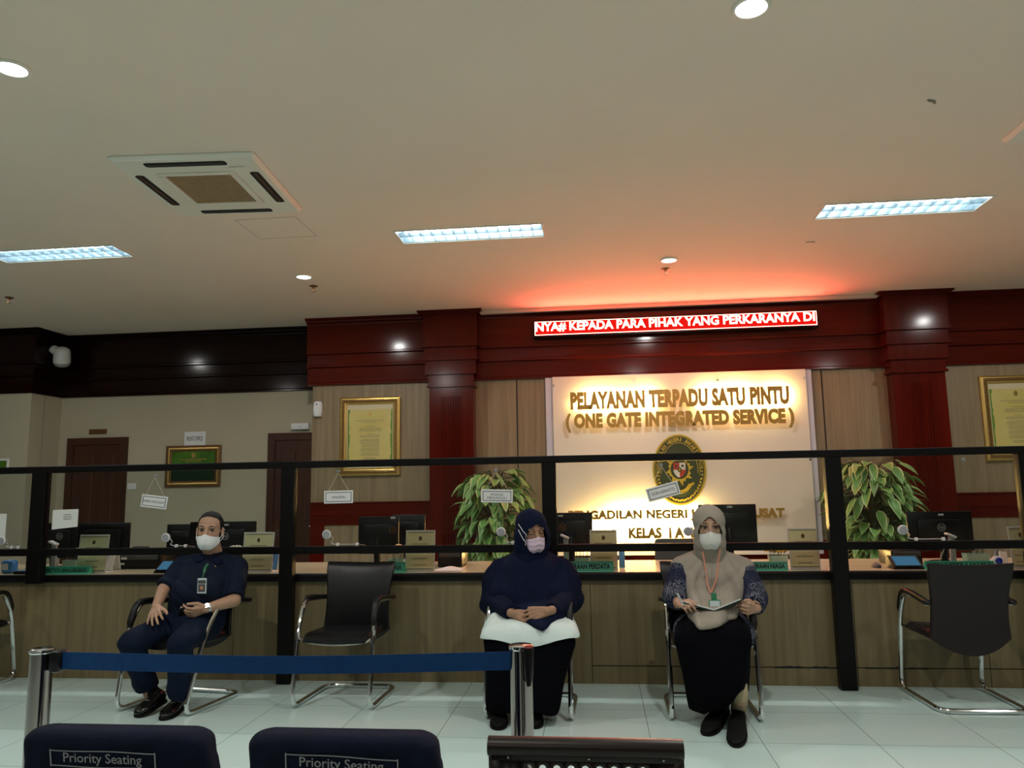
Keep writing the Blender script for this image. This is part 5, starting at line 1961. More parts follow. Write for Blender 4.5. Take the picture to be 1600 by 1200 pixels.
def catm(a, b, t):
    return a * (1 - t) + b * t


# ------------------------------------------------------------------ hands
def hand(wrist, fdir, back, right, curls, spread=0.10, thumb=(0.5, 0.2), sc=1.0, thumb_out=1.0):
    """palm, four unequal jointed fingers and a thumb; returns tapered limbs in world space"""
    y = Vector(fdir).normalized()
    z = Vector(back)
    z = (z - y * z.dot(y)).normalized()
    x = y.cross(z)                    # towards the little finger of a right hand
    s = 1 if right else -1
    Wm = lambda a, b, c: Vector(wrist) + (x * (a * s) + y * b + z * c) * sc
    out = [('c', Wm(0, -0.02, 0), 0.026 * sc, Wm(0, 0.012, 0), 0.025 * sc)]
    fx = (-0.030, -0.010, 0.010, 0.029)
    kn = (0.083, 0.088, 0.084, 0.076)
    ln = (0.070, 0.079, 0.073, 0.057)
    for i in range(4):
        out.append(('c', Wm(fx[i] * 0.45, 0.012, 0.0), 0.0165 * sc, Wm(fx[i], kn[i], 0.002), 0.0115 * sc))
    for i in range(4):
        c = curls[i]
        sp = (i - 1.5) * spread
        p = Vector((fx[i], kn[i], 0.002))
        ang = 0.0
        r0 = (0.0095, 0.0098, 0.0094, 0.0084)[i]
        for j, (fr, cc) in enumerate(((0.46, c[0]), (0.31, c[1]), (0.23, c[2]))):
            ang += cc
            d = Vector((math.sin(sp) * math.cos(ang), math.cos(sp) * math.cos(ang), -math.sin(ang)))
            q = p + d * ln[i] * fr
            out.append(('c', Wm(*p), r0 * (1 - 0.10 * j) * sc, Wm(*q), r0 * (0.90 - 0.10 * j) * sc))
            p = q
    a, b = thumb
    p = Vector((-0.018, 0.018, -0.004))
    q = p + Vector((-0.030 * thumb_out, 0.034, -0.012))
    out.append(('c', Wm(*p), 0.0165 * sc, Wm(*q), 0.0125 * sc))
    d = Vector((-math.sin(a), math.cos(a), -b)).normalized()
    r = q + d * 0.034
    out.append(('c', Wm(*q), 0.0118 * sc, Wm(*r), 0.0102 * sc))
    d2 = Vector((-math.sin(a * .5), math.cos(a * .5), -b * 1.6)).normalized()
    out.append(('c', Wm(*r), 0.0100 * sc, Wm(*(r + d2 * 0.026)), 0.0080 * sc))
    return out


# ------------------------------------------------------------------ heads
def head_matrix(c, yaw, pitch, roll=0.0, s=1.0):
    return Matrix.Translation(c) @ Matrix.Rotation(math.radians(yaw), 4, 'Z') @ Matrix.Rotation(math.radians(pitch), 4, 'X') @ Matrix.Rotation(math.radians(roll), 4, 'Y') @ Matrix.Scale(s, 4)


def head_parts(Hm, s=1.0, ears=True):
    R3 = (Hm.to_3x3() * (1 / s))
    E = lambda c, r: ('e', Hm @ Vector(c), tuple(k * s for k in r), R3)
    C = lambda a, ra, b, rb: ('c', Hm @ Vector(a), ra * s, Hm @ Vector(b), rb * s)
    out = [E((0, 0.012, 0.036), (0.076, 0.094, 0.084)), E((0, -0.020, -0.022), (0.066, 0.072, 0.092)), E((0, -0.046, -0.088), (0.040, 0.040, 0.030)),
           C((0, -0.088, 0.014), 0.009, (0, -0.110, -0.024), 0.013), C((0, -0.098, -0.028), 0.012, (0, -0.104, -0.026), 0.012),
           C((-0.040, -0.077, 0.029), 0.012, (-0.012, -0.087, 0.027), 0.011), C((0.040, -0.077, 0.029), 0.012, (0.012, -0.087, 0.027), 0.011),
           E((0, -0.088, -0.060), (0.024, 0.010, 0.012))]
    for k in (-1, 1):
        out += [E((k * 0.037, -0.055, -0.020), (0.022, 0.020, 0.022)), E((k * (0.079 if ears else 0.06), 0.012, -0.008), (0.010, 0.020, 0.031)),
                C((k * 0.013, -0.098, -0.028), 0.008, (k * 0.012, -0.092, -0.030), 0.008)]
    return out


def face_details(Hm, root, body, look=(0, 0), closed=False, skin='skin'):
    """eyes with irises and lash lines, eyebrows"""
    for k in (-1, 1):
        c = Vector((k * 0.032, -0.0745, 0.008))
        e = MB().ball((0, 0, 0), (0.0150, 0.0120, 0.0078), 14, 0)
        for i, v in enumerate(e.v):
            e.v[i] = Hm @ (v + c + Vector((0, -0.0045, 0)))
        eo = e.build('eye', skin if closed else 'eye_white', body, root)
        if not closed:
            i_ = MB().ball((0, 0, 0), (0.0078, 0.004, 0.0072), 12)
            for i, v in enumerate(i_.v):
                i_.v[i] = Hm @ (v + c + Vector((look[0], -0.0150, look[1])))
            i_.build('iris', 'iris_dark', eo, root)
        d = -0.0100 if closed else 0.0
        mb = MB().tube([Hm @ (c + Vector(p)) for p in ((-0.0165, -0.006, 0.000), (-0.008, -0.0160, 0.0058 + d), (0.0, -0.0178, 0.0072 + d * 1.1), (0.008, -0.0160, 0.0058 + d), (0.0165, -0.006, 0.000))], [0.0010, 0.0017, 0.0019, 0.0017, 0.0010], 6, smooth=3)
        mb.build('lash_line', 'brow', body, root)
        pts = [(k * 0.013, -0.0965, 0.0305), (k * 0.028, -0.0950, 0.0345), (k * 0.042, -0.0865, 0.0330), (k * 0.053, -0.0750, 0.0270)]
        MB().tube([Hm @ Vector(p) for p in pts], [0.0024, 0.0032, 0.0028, 0.0012], 6, smooth=3).build('eyebrow', 'brow', body, root)


def hug(obj, root, pts, off=0.005, n=10):
    """lay a cord on the surface of another part"""
    P_, _ = catmull([Vector(p) for p in pts], [1.0] * len(pts), n)
    c = sum((Vector(v.co) for v in obj.data.vertices), Vector()) / len(obj.data.vertices)
    out = []
    for p in P_:
        ok, loc, nrm, _i = obj.closest_point_on_mesh(p - root.location)
        d = (loc - c).normalized()
        if nrm.dot(d) < 0:
            nrm = -nrm
        out.append(loc + nrm * off + root.location)
    for _ in range(8):
        out = [out[0]] + [out[k] * .4 + (out[k - 1] + out[k + 1]) * .3 for k in range(1, len(out) - 1)] + [out[-1]]
    return out


def hug_pt(obj, root, p, off):
    ok, loc, nrm, _i = obj.closest_point_on_mesh(p - root.location)
    if nrm.y > 0:
        nrm = -nrm
    return loc + nrm * off + root.location


def face_mask(Hm, root, mat, top=-0.026, height=0.100, taper=0.5, ridge=0.0, pleats=False, wid=1.0, straps=None):
    def fn(u, v):
        t = u * 2 - 1
        th = t * math.radians(76) * wid
        w_ = v * 2 - 1                                 # -1 chin .. 1 nose
        z = top + 0.012 * math.exp(-(t / 0.22) ** 2) - 0.012 * abs(t) ** 1.5 - (1 - v) * height * (1 - taper * abs(t) ** 1.6)
        a = 0.074 - 0.012 * max(0, -w_) ** 2 * (1 - abs(t))
        bulge = 0.026 * (1 - 0.75 * w_ * w_) * max(0, math.cos(th * 1.05)) ** 2
        b = 0.102 + bulge - 0.018 * max(0, -w_) ** 2 + 0.016 * max(0, w_) * math.exp(-(th / 0.28) ** 2)
        if ridge:
            b += ridge * math.exp(-(abs(th) / 0.22)) * (1 - 0.4 * w_ * w_)
        if pleats:
            b += 0.0030 * math.sin(w_ * 9.5) * (1 - abs(t) ** 4)
        return Hm @ Vector((a * math.sin(th), -b * math.cos(th) + 0.004, z))
    mb = MB().grid(fn, 28, 16)
    bm = bmesh.new()
    for v in mb.v:
        bm.verts.new(v)
    bm.verts.ensure_lookup_table()
    for f in mb.f:
        bm.faces.new([bm.verts[i] for i in f])
    bmesh.ops.recalc_face_normals(bm, faces=bm.faces[:])
    bmesh.ops.solidify(bm, geom=bm.faces[:], thickness=0.002)
    o = MB().bm(bm).build('face_mask', mat, root, root, angle=60)
    if straps:
        for pts in straps(fn):
            MB().tube(pts, 0.0020, 6).build('ear_loop', 'mask_white', o, root)
    return o


def shoe(name, heel, toe, root, mat, w=0.095, h=0.075, lift=0.0, opening=True, parent=None):
    """low shoe from heel to toe; heel and toe are points on the sole"""
    heel, toe = Vector(heel), Vector(toe)
    y = (toe - heel).normalized()
    x = y.cross(Vector((0, 0, 1))).normalized()
    z = x.cross(y)
    L = (toe - heel).length
    prof = [(0.0, .50, .62), (0.02, .66, .80), (0.10, .74, 1.0), (0.22, .74, .98), (0.36, .78, .86), (0.5, .90, .72), (0.66, 1.0, .58), (0.80, .96, .48), (0.90, .80, .40), (0.97, .52, .30), (1.0, .25, .18)]
    rings = []
    for t_, ww, hh in prof:
        c = heel + y * L * t_
        ring = []
        for k in range(16):
            q = 2 * PI * k / 16
            cx, cz = math.cos(q), math.sin(q)
            px = w / 2 * ww * (abs(cx) ** 0.8) * (1 if cx > 0 else -1)
            pz = h * hh * (0.5 + 0.5 * (abs(cz) ** 0.75) * (1 if cz > 0 else -1))
            px *= 1 - 0.25 * max(0, pz / h - 0.35)
            ring.append(c + x * px + z * (0.012 + pz))
        rings.append(ring)
    o = MB().ring_loft(rings).build(name, mat, parent or root, root, angle=70)
    rings = []
    for t_, ww, hh in prof:
        c = heel + y * L * (0.5 + (t_ - .5) * 1.02)
        rings.append([c + x * (w / 2 * ww * 1.05) * sx + z * zz for sx, zz in ((-1, 0.0), (1, 0.0), (1, 0.014 if t_ > .4 else 0.016), (-1, 0.014 if t_ > .4 else 0.016))])
    MB().ring_loft(rings).build('sole', 'suede_black', o, root, smooth=False)
    return o, x, y, z, L


# ================================================================== THE MAN
def build_man():
    P = at
    base = P(300, 1090, 5.05)
    t = thing('person', 'man in a navy short-sleeved uniform and white mask sitting at the left', 'person', (base.x, base.y, 0))
    pel = P(308, 972, 5.20)
    hipR, hipL = pel + Vector((-0.095, -0.02, 0)), pel + Vector((0.095, -0.02, 0))
    kneeR, kneeL = P(205, 1003, 4.78), P(283, 1004, 4.76)
    ankR, ankL = P(233, 1084, 4.95), P(280, 1088, 4.87)
    waist, chest = P(312, 938, 5.24), P(321, 897, 5.29)
    belly = P(313, 927, 5.17)
    neckb = P(333, 866, 5.31)
    shR, shL = P(286, 885, 5.26), P(371, 886, 5.31)
    elR, elL = P(256, 921, 5.08), P(366, 938, 5.15)
    wrR, wrL = P(244, 948, 4.96), P(322, 951, 4.99)
    HC = P(328, 829, 5.23)
    s = 1.07
    Hm = head_matrix(HC, 14, 1, 3, s)
    hR = hand(wrR, P(238, 975, 4.80) - wrR, (-0.25, -0.62, 0.75), True, [(0.18, .25, .2), (0.22, .25, .2), (0.20, .25, .2), (0.12, .2, .2)], 0.20, (0.55, 0.1), 1.08, 0.9)
    hL = hand(wrL, P(283, 962, 4.87) - wrL, (0.42, -0.62, -0.55), False, [(0.55, .55, .35), (0.55, .6, .35), (0.6, .6, .4), (0.6, .6, .4)], 0.05, (0.25, 0.1), 1.08, 0.9)
    parts = head_parts(Hm, s) + [
        ('c', Hm @ Vector((0, 0.018, -0.06)), 0.060, neckb, 0.066),
        ('h', [(chest + Vector((-0.09, 0, 0)), 0.12), (chest + Vector((0.09, 0, 0)), 0.12), (neckb + Vector((0, 0.01, -0.03)), 0.06)]),
        ('h', [(chest, 0.13), (belly, 0.13), (waist, 0.14)]), ('h', [(waist, 0.14), (hipR, 0.10), (hipL, 0.10)]),
        ('c', neckb + Vector((0, 0, -0.03)), 0.05, shR, 0.055), ('c', neckb + Vector((0, 0, -0.03)), 0.05, shL, 0.055),
        ('c', shR, 0.053, elR, 0.043), ('c', elR, 0.044, wrR, 0.029), ('c', shL, 0.053, elL, 0.043), ('c', elL, 0.045, wrL, 0.030),
        ('c', hipR, 0.085, kneeR, 0.060), ('c', hipL, 0.085, kneeL, 0.060), ('c', kneeR, 0.055, ankR, 0.035), ('c', kneeL, 0.055, ankL, 0.035)] + hR + hL
    body = blob(parts, 0.0045, 3).build('body', 'skin', t, t, angle=180)
    face_details(Hm, t, body, (0.003, -0.001))
    # hair
    inv = Hm.inverted()

    def hair_keep(p):
        q = inv @ p
        if q.y < -0.030:                       # forehead, receding at the temples
            line = 0.096 - 0.012 * (abs(q.x) / 0.05) ** 2 - 0.9 * max(0, abs(q.x) - 0.056)
        elif q.y < 0.012:                      # sideburns
            line = 0.030 - (q.y + 0.030) * 1.2
        else:
            line = -0.010 - (q.y - 0.012) * 1.1
        return q.z > max(line, -0.070)
    R3 = Hm.to_3x3() * (1 / s)
    hp = [('e', Hm @ Vector((0, 0.014, 0.037)), (0.0805 * s, 0.098 * s, 0.089 * s), R3), ('e', Hm @ Vector((0, 0.045, -0.005)), (0.070 * s, 0.062 * s, 0.07 * s), R3)]
    blob(hp, 0.005, 2, lambda p, n: 0.0035 * noise.noise(p * 70), hair_keep, 0.004).build('hair', 'hair_black', t, t, angle=60)

    def straps(fn):
        out = []
        for u, k in ((0.0, -1), (1.0, 1)):
            ear = Hm @ Vector((k * 0.087, 0.022, 0.012))
            earlo = Hm @ Vector((k * 0.085, 0.022, -0.030))
            out.append([fn(u, 0.78), (fn(u, 0.78) + ear) / 2 + Hm.to_3x3() @ Vector((k * 0.006, 0, 0.003)), ear])
            out.append([fn(u, 0.25), (fn(u, 0.25) + earlo) / 2 + Hm.to_3x3() @ Vector((k * 0.006, 0, 0)), earlo])
        return out
    face_mask(Hm, t, 'mask_white', -0.028, 0.100, 0.66, 0.010, False, 1.0, straps)
    # shirt
    slR, slL = catm(shR, elR, 0.93), catm(shL, elL, 0.92)
    sp = [('h', [(chest + Vector((-0.10, 0.0, 0.01)), 0.125), (chest + Vector((0.10, 0.0, 0.01)), 0.125), (neckb + Vector((0, 0.0, -0.045)), 0.075)]),
          ('h', [(chest + Vector((-0.07, -0.01, 0)), 0.145), (chest + Vector((0.07, -0.01, 0)), 0.145), (belly + Vector((-0.045, 0, 0)), 0.155), (belly + Vector((0.045, 0, 0)), 0.155)]),
          ('h', [(belly + Vector((-0.05, 0, 0)), 0.150), (belly + Vector((0.05, 0, 0)), 0.150), (pel + Vector((-0.08, -0.01, 0.02)), 0.125), (pel + Vector((0.08, -0.01, 0.02)), 0.125)]),
          ('h', [(neckb + Vector((0, 0.01, -0.035)), 0.062), (shR, 0.072), (chest + Vector((-0.08, 0, 0.02)), 0.10)]), ('h', [(neckb + Vector((0, 0.01, -0.035)), 0.062), (shL, 0.072), (chest + Vector((0.08, 0, 0.02)), 0.10)]),
          ('f', shR, 0.074, slR, 0.066), ('f', shL, 0.074, slL, 0.068)]

    def fold(p, n):
        return 0.006 * noise.noise(p * 9) + 0.009 * (abs(math.sin(p.z * 26 + p.x * 14 + 4 * noise.noise(p * 4))) ** 0.6 - 0.6) * max(0, -n.y)
    shirt = blob(sp, 0.007, 5, fold).build('shirt', 'uniform_navy', t, t, angle=180)
    # collar flaps, button placket and shirt tail
    for quad in (((312, 857), (323, 873), (311, 886), (300, 870)), ((343, 855), (325, 873), (338, 888), (354, 872))):
        A, B, C_, D = [P(x_, y_, 5.19) for x_, y_ in quad]
        mb = MB().grid(lambda u, v: hug_pt(shirt, t, (A * (1 - u) + B * u) * (1 - v) + (D * (1 - u) + C_ * u) * v, 0.006 + 0.006 * v), 6, 6)
        o = mb.build('collar', 'veil_navy', shirt, t)
        o.modifiers.new('thickness', 'SOLIDIFY').thickness = 0.004
    rings = []
    for q in range(15):
        a = math.radians(24 + 312 * q / 14)
        c = neckb + Vector((0.074 * math.sin(a), -0.074 * math.cos(a) - 0.004, 0))
        lo, hi = c + Vector((0, 0, -0.045)), c + Vector((0, 0, 0.022 - 0.014 * math.cos(a)))
        o_ = Vector((math.sin(a), -math.cos(a), 0)) * 0.005
        rings.append([lo, hi, hi + o_, lo + o_ * 2.5])
    MB().ring_loft(rings).build('collar_stand', 'uniform_navy', shirt, t)
    MB().ball(hug_pt(shirt, t, P(337, 883, 5.15), 0.003), 0.006, 8).build('pin', 'gold', shirt, t)
    for k in range(3):
        MB().ball(hug_pt(shirt, t, P(324 - 3 * k, 882 + 14 * k, 5.12), 0.002), 0.005, 8).build('button', 'black_plastic', shirt, t)
    # trousers
    hemR, hemL = catm(kneeR, ankR, 0.86), catm(kneeL, ankL, 0.98)
    tp = [('h', [(pel + Vector((-0.075, 0.0, 0.01)), 0.118), (pel + Vector((0.075, 0.0, 0.01)), 0.118)]), ('c', hipR, 0.108, kneeR, 0.080), ('c', hipL, 0.108, kneeL, 0.082),
          ('f', kneeR, 0.078, hemR, 0.076), ('f', kneeL, 0.078, hemL, 0.074), ('h', [(hipR, 0.09), (hipL, 0.09), (catm(hipR, kneeR, .35), 0.085), (catm(hipL, kneeL, .35), 0.085)])]
    blob(tp, 0.006, 2, lambda p, n: 0.006 * noise.noise(p * 11) + 0.003 * math.sin(p.z * 45 + 3 * noise.noise(p * 6))).build('trousers', 'trouser_navy', t, t, angle=180)
    # shoes and buckles
    for heel, toe in ((P(256, 1096, 5.00), atz(213, 1121, 0.004)), (atz(288, 1102, 0.002), atz(255, 1126, 0.002))):
        o, x, y, z, L = shoe('shoe', heel, toe, t, 'shoe_black', 0.10, 0.085)
        c = heel + y * L * 0.56 + z * 0.066
        MB().tube([c - x * 0.018, c + x * 0.018], 0.0045, 6).build('buckle', 'chrome', o, t)
        ank = ankR if heel.z > 0.02 else ankL
        MB().cyl(heel + y * 0.05 + z * 0.06, ank + Vector((0, 0, 0.04)), 0.042, 0.040).build('sock', 'suede_black', o, t)
    # watch, ring, badge
    d = (wrL - elL).normalized()
    c = wrL - d * 0.012
    MB().tube([c - d * 0.009, c + d * 0.009], [0.0335, 0.0325], 20).build('watch_strap', 'watch_silver', t, t)
    fr = Vector((0.2, -0.75, 0.6)).normalized()
    MB().cyl(c + fr * 0.026, c + fr * 0.037, 0.018, seg=20).build('watch_case', 'watch_silver', t, t)
    ln = P(320, 889, 5.07)
    bt = P(317, 906, 4.995)
    mb = MB().tube([ln + Vector((0.018, 0.01, 0.035)), ln + Vector((0.004, 0, 0.01)), ln, (ln + bt) / 2 + Vector((0, -0.004, 0)), bt + Vector((0, -0.008, 0.014))], [0.005, 0.010, 0.010, 0.003, 0.002], 8)
    lan = mb.build('lanyard', 'badge_green', t, t)
    y0 = bt.y - 0.012
    bd = MB().rbox((bt.x - 0.032, y0, bt.z - 0.088), (bt.x + 0.032, y0 + 0.005, bt.z + 0.012), 0.003, 1).build('id_badge', 'badge_card', lan, t, smooth=False)
    MB().cbox((bt.x, y0 - 0.0006, bt.z - 0.012), (0.054, 0.001, 0.022)).cbox((bt.x, y0 - 0.0006, bt.z - 0.052), (0.050, 0.001, 0.050)).build('badge_print', 'dark_grey', bd, t, smooth=False)
    MB().cyl((bt.x, y0 - 0.0012, bt.z - 0.05), (bt.x, y0 - 0.002, bt.z - 0.05), 0.012, seg=14).build('badge_photo', 'lanyard_red', bd, t, smooth=False)
    # phone in his left hand
    a = P(287, 957, 4.86)
    f = (P(283, 962, 4.87) - wrL).normalized()
    zz = Vector((0.42, -0.62, -0.55))
    zz = (zz - f * zz.dot(f)).normalized()
    mt = Matrix.Translation(wrL + f * 0.098 - zz * 0.030) @ Matrix((f, f.cross(zz) * -1, zz)).transposed().to_4x4()
    ph = thing('mobile_phone', 'dark mobile phone held in the left hand of the man in navy', 'phone', mt.translation)
    MB().rbox((-0.075, -0.036, -0.0045), (0.070, 0.036, 0.0045), 0.004, 2, 0, mt).build('case', 'black_plastic', ph, ph)
    MB().box((-0.070, -0.032, -0.0052), (0.065, 0.032, -0.0042), 0, mt).build('screen', 'screen_black', ph, ph, smooth=False)
    # ring
    return t


# ================================================================== VEILED WOMEN
def hood(Hm, s, extra, mat, t, name, open_w, open_h, open_c, fold=None, thick=0.006, parent=None, low=1.0):
    """head veil with a face opening"""
    inv = Hm.inverted()
    R3 = Hm.to_3x3() * (1 / s)
    E = lambda c, r: ('e', Hm @ Vector(c), tuple(k * s for k in r), R3)
    parts = [E((0, 0.014, 0.036), (0.099, 0.113, 0.104)), E((0, -0.006 + 0.03 * (low - 1), -0.030), (0.097 * low, 0.092 * (0.5 + 0.5 * low), 0.105)), E((0, 0.005, -0.085), (0.094 * low * 1.04, 0.095, 0.085))] + extra

    def keep(p):
        q = inv @ p
        zz = (q.z - open_c) / open_h
        if abs(zz) >= 1:
            return True
        zz = zz / 0.84 if zz < 0 else zz
        if abs(zz) >= 1:
            return True
        half = open_w * ((1 - zz ** 1.9) if zz > 0 else math.sqrt(1 - zz * zz))
        e = abs(q.x) / max(1e-4, half)
        return not (e < 1 and q.y < -0.02)
    return blob(parts, 0.006, 4, fold, keep, thick).build(name, mat, parent or t, t, angle=70)


def build_navy_woman():
    P = at
    base = P(825, 1095, 5.0)
    t = thing('person', 'woman in a navy veil and pink mask sitting with clasped hands', 'person', (base.x, base.y, 0))
    pel = P(828, 972, 5.18)
    hipR, hipL = pel + Vector((-0.11, -0.02, 0)), pel + Vector((0.11, -0.02, 0))
    kneeR, kneeL = P(788, 1003, 4.78), P(866, 1003, 4.79)
    ankR, ankL = P(783, 1105, 4.86), P(838, 1105, 4.88)
    waist, chest = P(828, 945, 5.22), P(829, 900, 5.25)
    neckb = P(829, 872, 5.24)
    shR, shL = P(782, 892, 5.24), P(877, 890, 5.26)
    elR, elL = P(772, 942, 5.12), P(889, 938, 5.14)
    wrR, wrL = P(803, 959, 4.83), P(858, 956, 4.83)
    HC = P(831, 830, 5.16)
    s = 1.06
    Hm = head_matrix(HC, 25, 9, -4, s)
    c45 = [(0.55, .75, .45)] * 4
    hR = hand(wrR, (0.93, -0.20, -0.20), (-0.15, -0.80, 0.58), True, [(0.25, .6, .5), (0.3, .65, .5), (0.3, .65, .5), (0.3, .6, .5)], 0.03, (0.1, -0.15), 1.05, 0.5)
    wl = wrL + Vector((0, -0.035, 0.010))
    hL = hand(wl, (-0.95, -0.12, -0.22), (0.08, -0.86, 0.50), False, [(0.10, .45, .45), (0.05, .40, .45), (0.05, .40, .45), (0.08, .45, .45)], 0.10, (0.25, -0.25), 1.05, 0.6)
    parts = head_parts(Hm, s, False) + [
        ('c', Hm @ Vector((0, 0.018, -0.06)), 0.052, neckb, 0.058),
        ('h', [(chest + Vector((-0.08, 0, 0)), 0.11), (chest + Vector((0.08, 0, 0)), 0.11), (waist, 0.13)]), ('h', [(waist, 0.13), (hipR, 0.10), (hipL, 0.10)]),
        ('c', neckb, 0.05, shR, 0.05), ('c', neckb, 0.05, shL, 0.05), ('c', shR, 0.05, elR, 0.042), ('c', elR, 0.042, wrR, 0.028), ('c', shL, 0.05, elL, 0.042), ('c', elL, 0.042, wrL, 0.028),
        ('c', wrL, 0.028, wl, 0.027),
        ('c', hipR, 0.085, kneeR, 0.058), ('c', hipL, 0.085, kneeL, 0.058), ('c', kneeR, 0.052, ankR, 0.034), ('c', kneeL, 0.052, ankL, 0.034)] + hR + hL
    body = blob(parts, 0.0045, 2).build('body', 'skin_brown', t, t, angle=180)
    face_details(Hm, t, body, (0.0, -0.004), True, 'skin_brown')
    hd = hood(Hm, s, [('h', [(Hm @ Vector((0, 0.012, -0.075)), 0.104), (neckb + Vector((0, -0.01, -0.03)), 0.135)])], 'veil_navy', t, 'veil_hood', 0.074, 0.100, -0.032,
              lambda p, n: 0.003 * noise.noise(p * 18), low=1.22)
    o_ = Vector((0, 0, CAM_H)) - t.location

    def on_hood(px, py):
        d = (P(px, py, 5.1) - Vector((0, 0, CAM_H))).normalized()
        ok, loc, nrm, _i = hd.ray_cast(o_, d)
        return loc - d * 0.010 + t.location if ok else None

    def loops(fn):
        out = []
        for u_, v_, path in ((0.0, 0.90, ((822, 836), (818, 831), (814, 825), (810, 819), (806, 812))), (0.0, 0.15, ((821, 848), (818, 843), (814, 836), (810, 828), (806, 812)))):
            pts = [q for q in (on_hood(*c_) for c_ in path) if q]
            out.append(catmull([fn(0.06, v_) + Vector((0, -0.006, 0))] + pts, [1.0] * (len(pts) + 1), 5)[0])
        return out
    face_mask(Hm, t, 'mask_pink', -0.024, 0.098, 0.28, 0.0, True, 0.92, loops)

    def fold(p, n):
        return 0.010 * noise.noise(p * 6) + 0.010 * (abs(math.sin(p.x * 30 + p.z * 6 + 4 * noise.noise(p * 4))) ** .6 - .5) * max(0.0, -n.y)
    cp = [('h', [(neckb + Vector((0, 0, -0.0)), 0.092), (shR + Vector((0.0, 0, -0.010)), 0.080), (shL + Vector((0.0, 0, -0.010)), 0.080), (chest + Vector((0, -0.04, -0.03)), 0.16)]),
          ('h', [(chest + Vector((-0.06, -0.03, 0)), 0.16), (chest + Vector((0.06, -0.03, 0)), 0.16), (P(815, 950, 5.10), 0.15), (P(842, 950, 5.10), 0.15)]),
          ('h', [(P(785, 932, 5.10), 0.10), (P(873, 932, 5.11), 0.10), (shR, 0.085), (shL, 0.085)]),
          ('h', [(P(828, 955, 5.06), 0.11), (P(848, 982, 4.69), 0.020), (P(812, 962, 4.92), 0.05), (P(868, 960, 4.93), 0.06)])]
    blob(cp, 0.008, 6, fold).build('veil_cape', 'veil_navy', t, t, angle=180)
    bp = [('h', [(shR + Vector((-0.005, 0, -0.02)), 0.092), (elR, 0.095), (catm(shR, elR, .5) + Vector((-0.01, 0, 0)), 0.10)]), ('h', [(shL + Vector((0.005, 0, -0.02)), 0.092), (elL, 0.095), (catm(shL, elL, .5) + Vector((0.01, 0, 0)), 0.10)]),
          ('f', elR, 0.093, catm(elR, wrR, 0.92), 0.052), ('f', elL, 0.093, catm(elL, wrL, 0.92), 0.052),
          ('h', [(chest, 0.15), (waist, 0.175), (pel + Vector((0, 0, 0.03)), 0.16)])]
    blob(bp, 0.008, 5, lambda p, n: 0.007 * noise.noise(p * 8) + 0.004 * math.sin(p.z * 50 + 4 * noise.noise(p * 6))).build('blouse', 'blouse_navy', t, t, angle=180)
    # white tunic hanging over the lap
    up = Vector((0, 0, 1))
    tp = [('h', [(hipR + Vector((-0.06, 0, 0.0)), 0.128), (hipL + Vector((0.06, 0, 0.0)), 0.128), (kneeR + Vector((-0.055, 0.0, 0.012)), 0.099), (kneeL + Vector((0.055, 0.0, 0.012)), 0.099)])]

    def tkeep(p):
        u = (p.x - (kneeR.x - 0.12)) / (kneeL.x - kneeR.x + 0.24)
        hem = 0.508 - 0.032 * math.sin(PI * max(0, min(1, u)))
        return p.z > hem + 0.012 * math.sin(u * 9) and p.y < 5.2
    blob(tp, 0.007, 4, lambda p, n: 0.006 * noise.noise(p * 9) + 0.005 * math.sin(p.x * 34 + 3 * noise.noise(p * 5)), tkeep, 0.004).build('tunic', 'tunic_white', t, t, angle=70)
    # long skirt
    hem = [(P(px, py, Y), 0) for px, py, Y in ((760, 1090, 5.02), (764, 1112, 4.80), (790, 1118, 4.72), (830, 1117, 4.71), (868, 1116, 4.74), (877, 1098, 4.98), (830, 1090, 5.06))]
    kp = [('h', [(hipR + Vector((-0.03, 0, -0.01)), 0.122), (hipL + Vector((0.03, 0, -0.01)), 0.122), (kneeR + Vector((-0.035, 0.01, 0)), 0.095), (kneeL + Vector((0.035, 0.01, 0)), 0.095)]),
          ('h', [(kneeR + Vector((-0.035, 0.01, 0)), 0.092), (kneeL + Vector((0.035, 0.01, 0)), 0.092)] + hem)]
    blob(kp, 0.008, 4, lambda p, n: (0.010 * math.sin(p.x * 36 + 2 * noise.noise(p * 4)) + 0.006 * noise.noise(p * 7)) * min(1, max(0, (0.5 - p.z) * 3))).build('skirt', 'skirt_black', t, t, angle=180)
    for a, b in (((781, 1112), (779, 1141)), ((833, 1110), (836, 1139))):
        heel, toe = atz(a[0], a[1], 0.002), atz(b[0], b[1], 0.002)
        shoe('shoe', heel, toe, t, 'suede_black', 0.105, 0.07)
    # bracelet cord at the wrist
    d = (wrR - elR).normalized()
    MB().tube([wrR - d * 0.004, wrR + d * 0.004], [0.030, 0.029], 16).build('wrist_band', 'skirt_black', t, t)
    return t


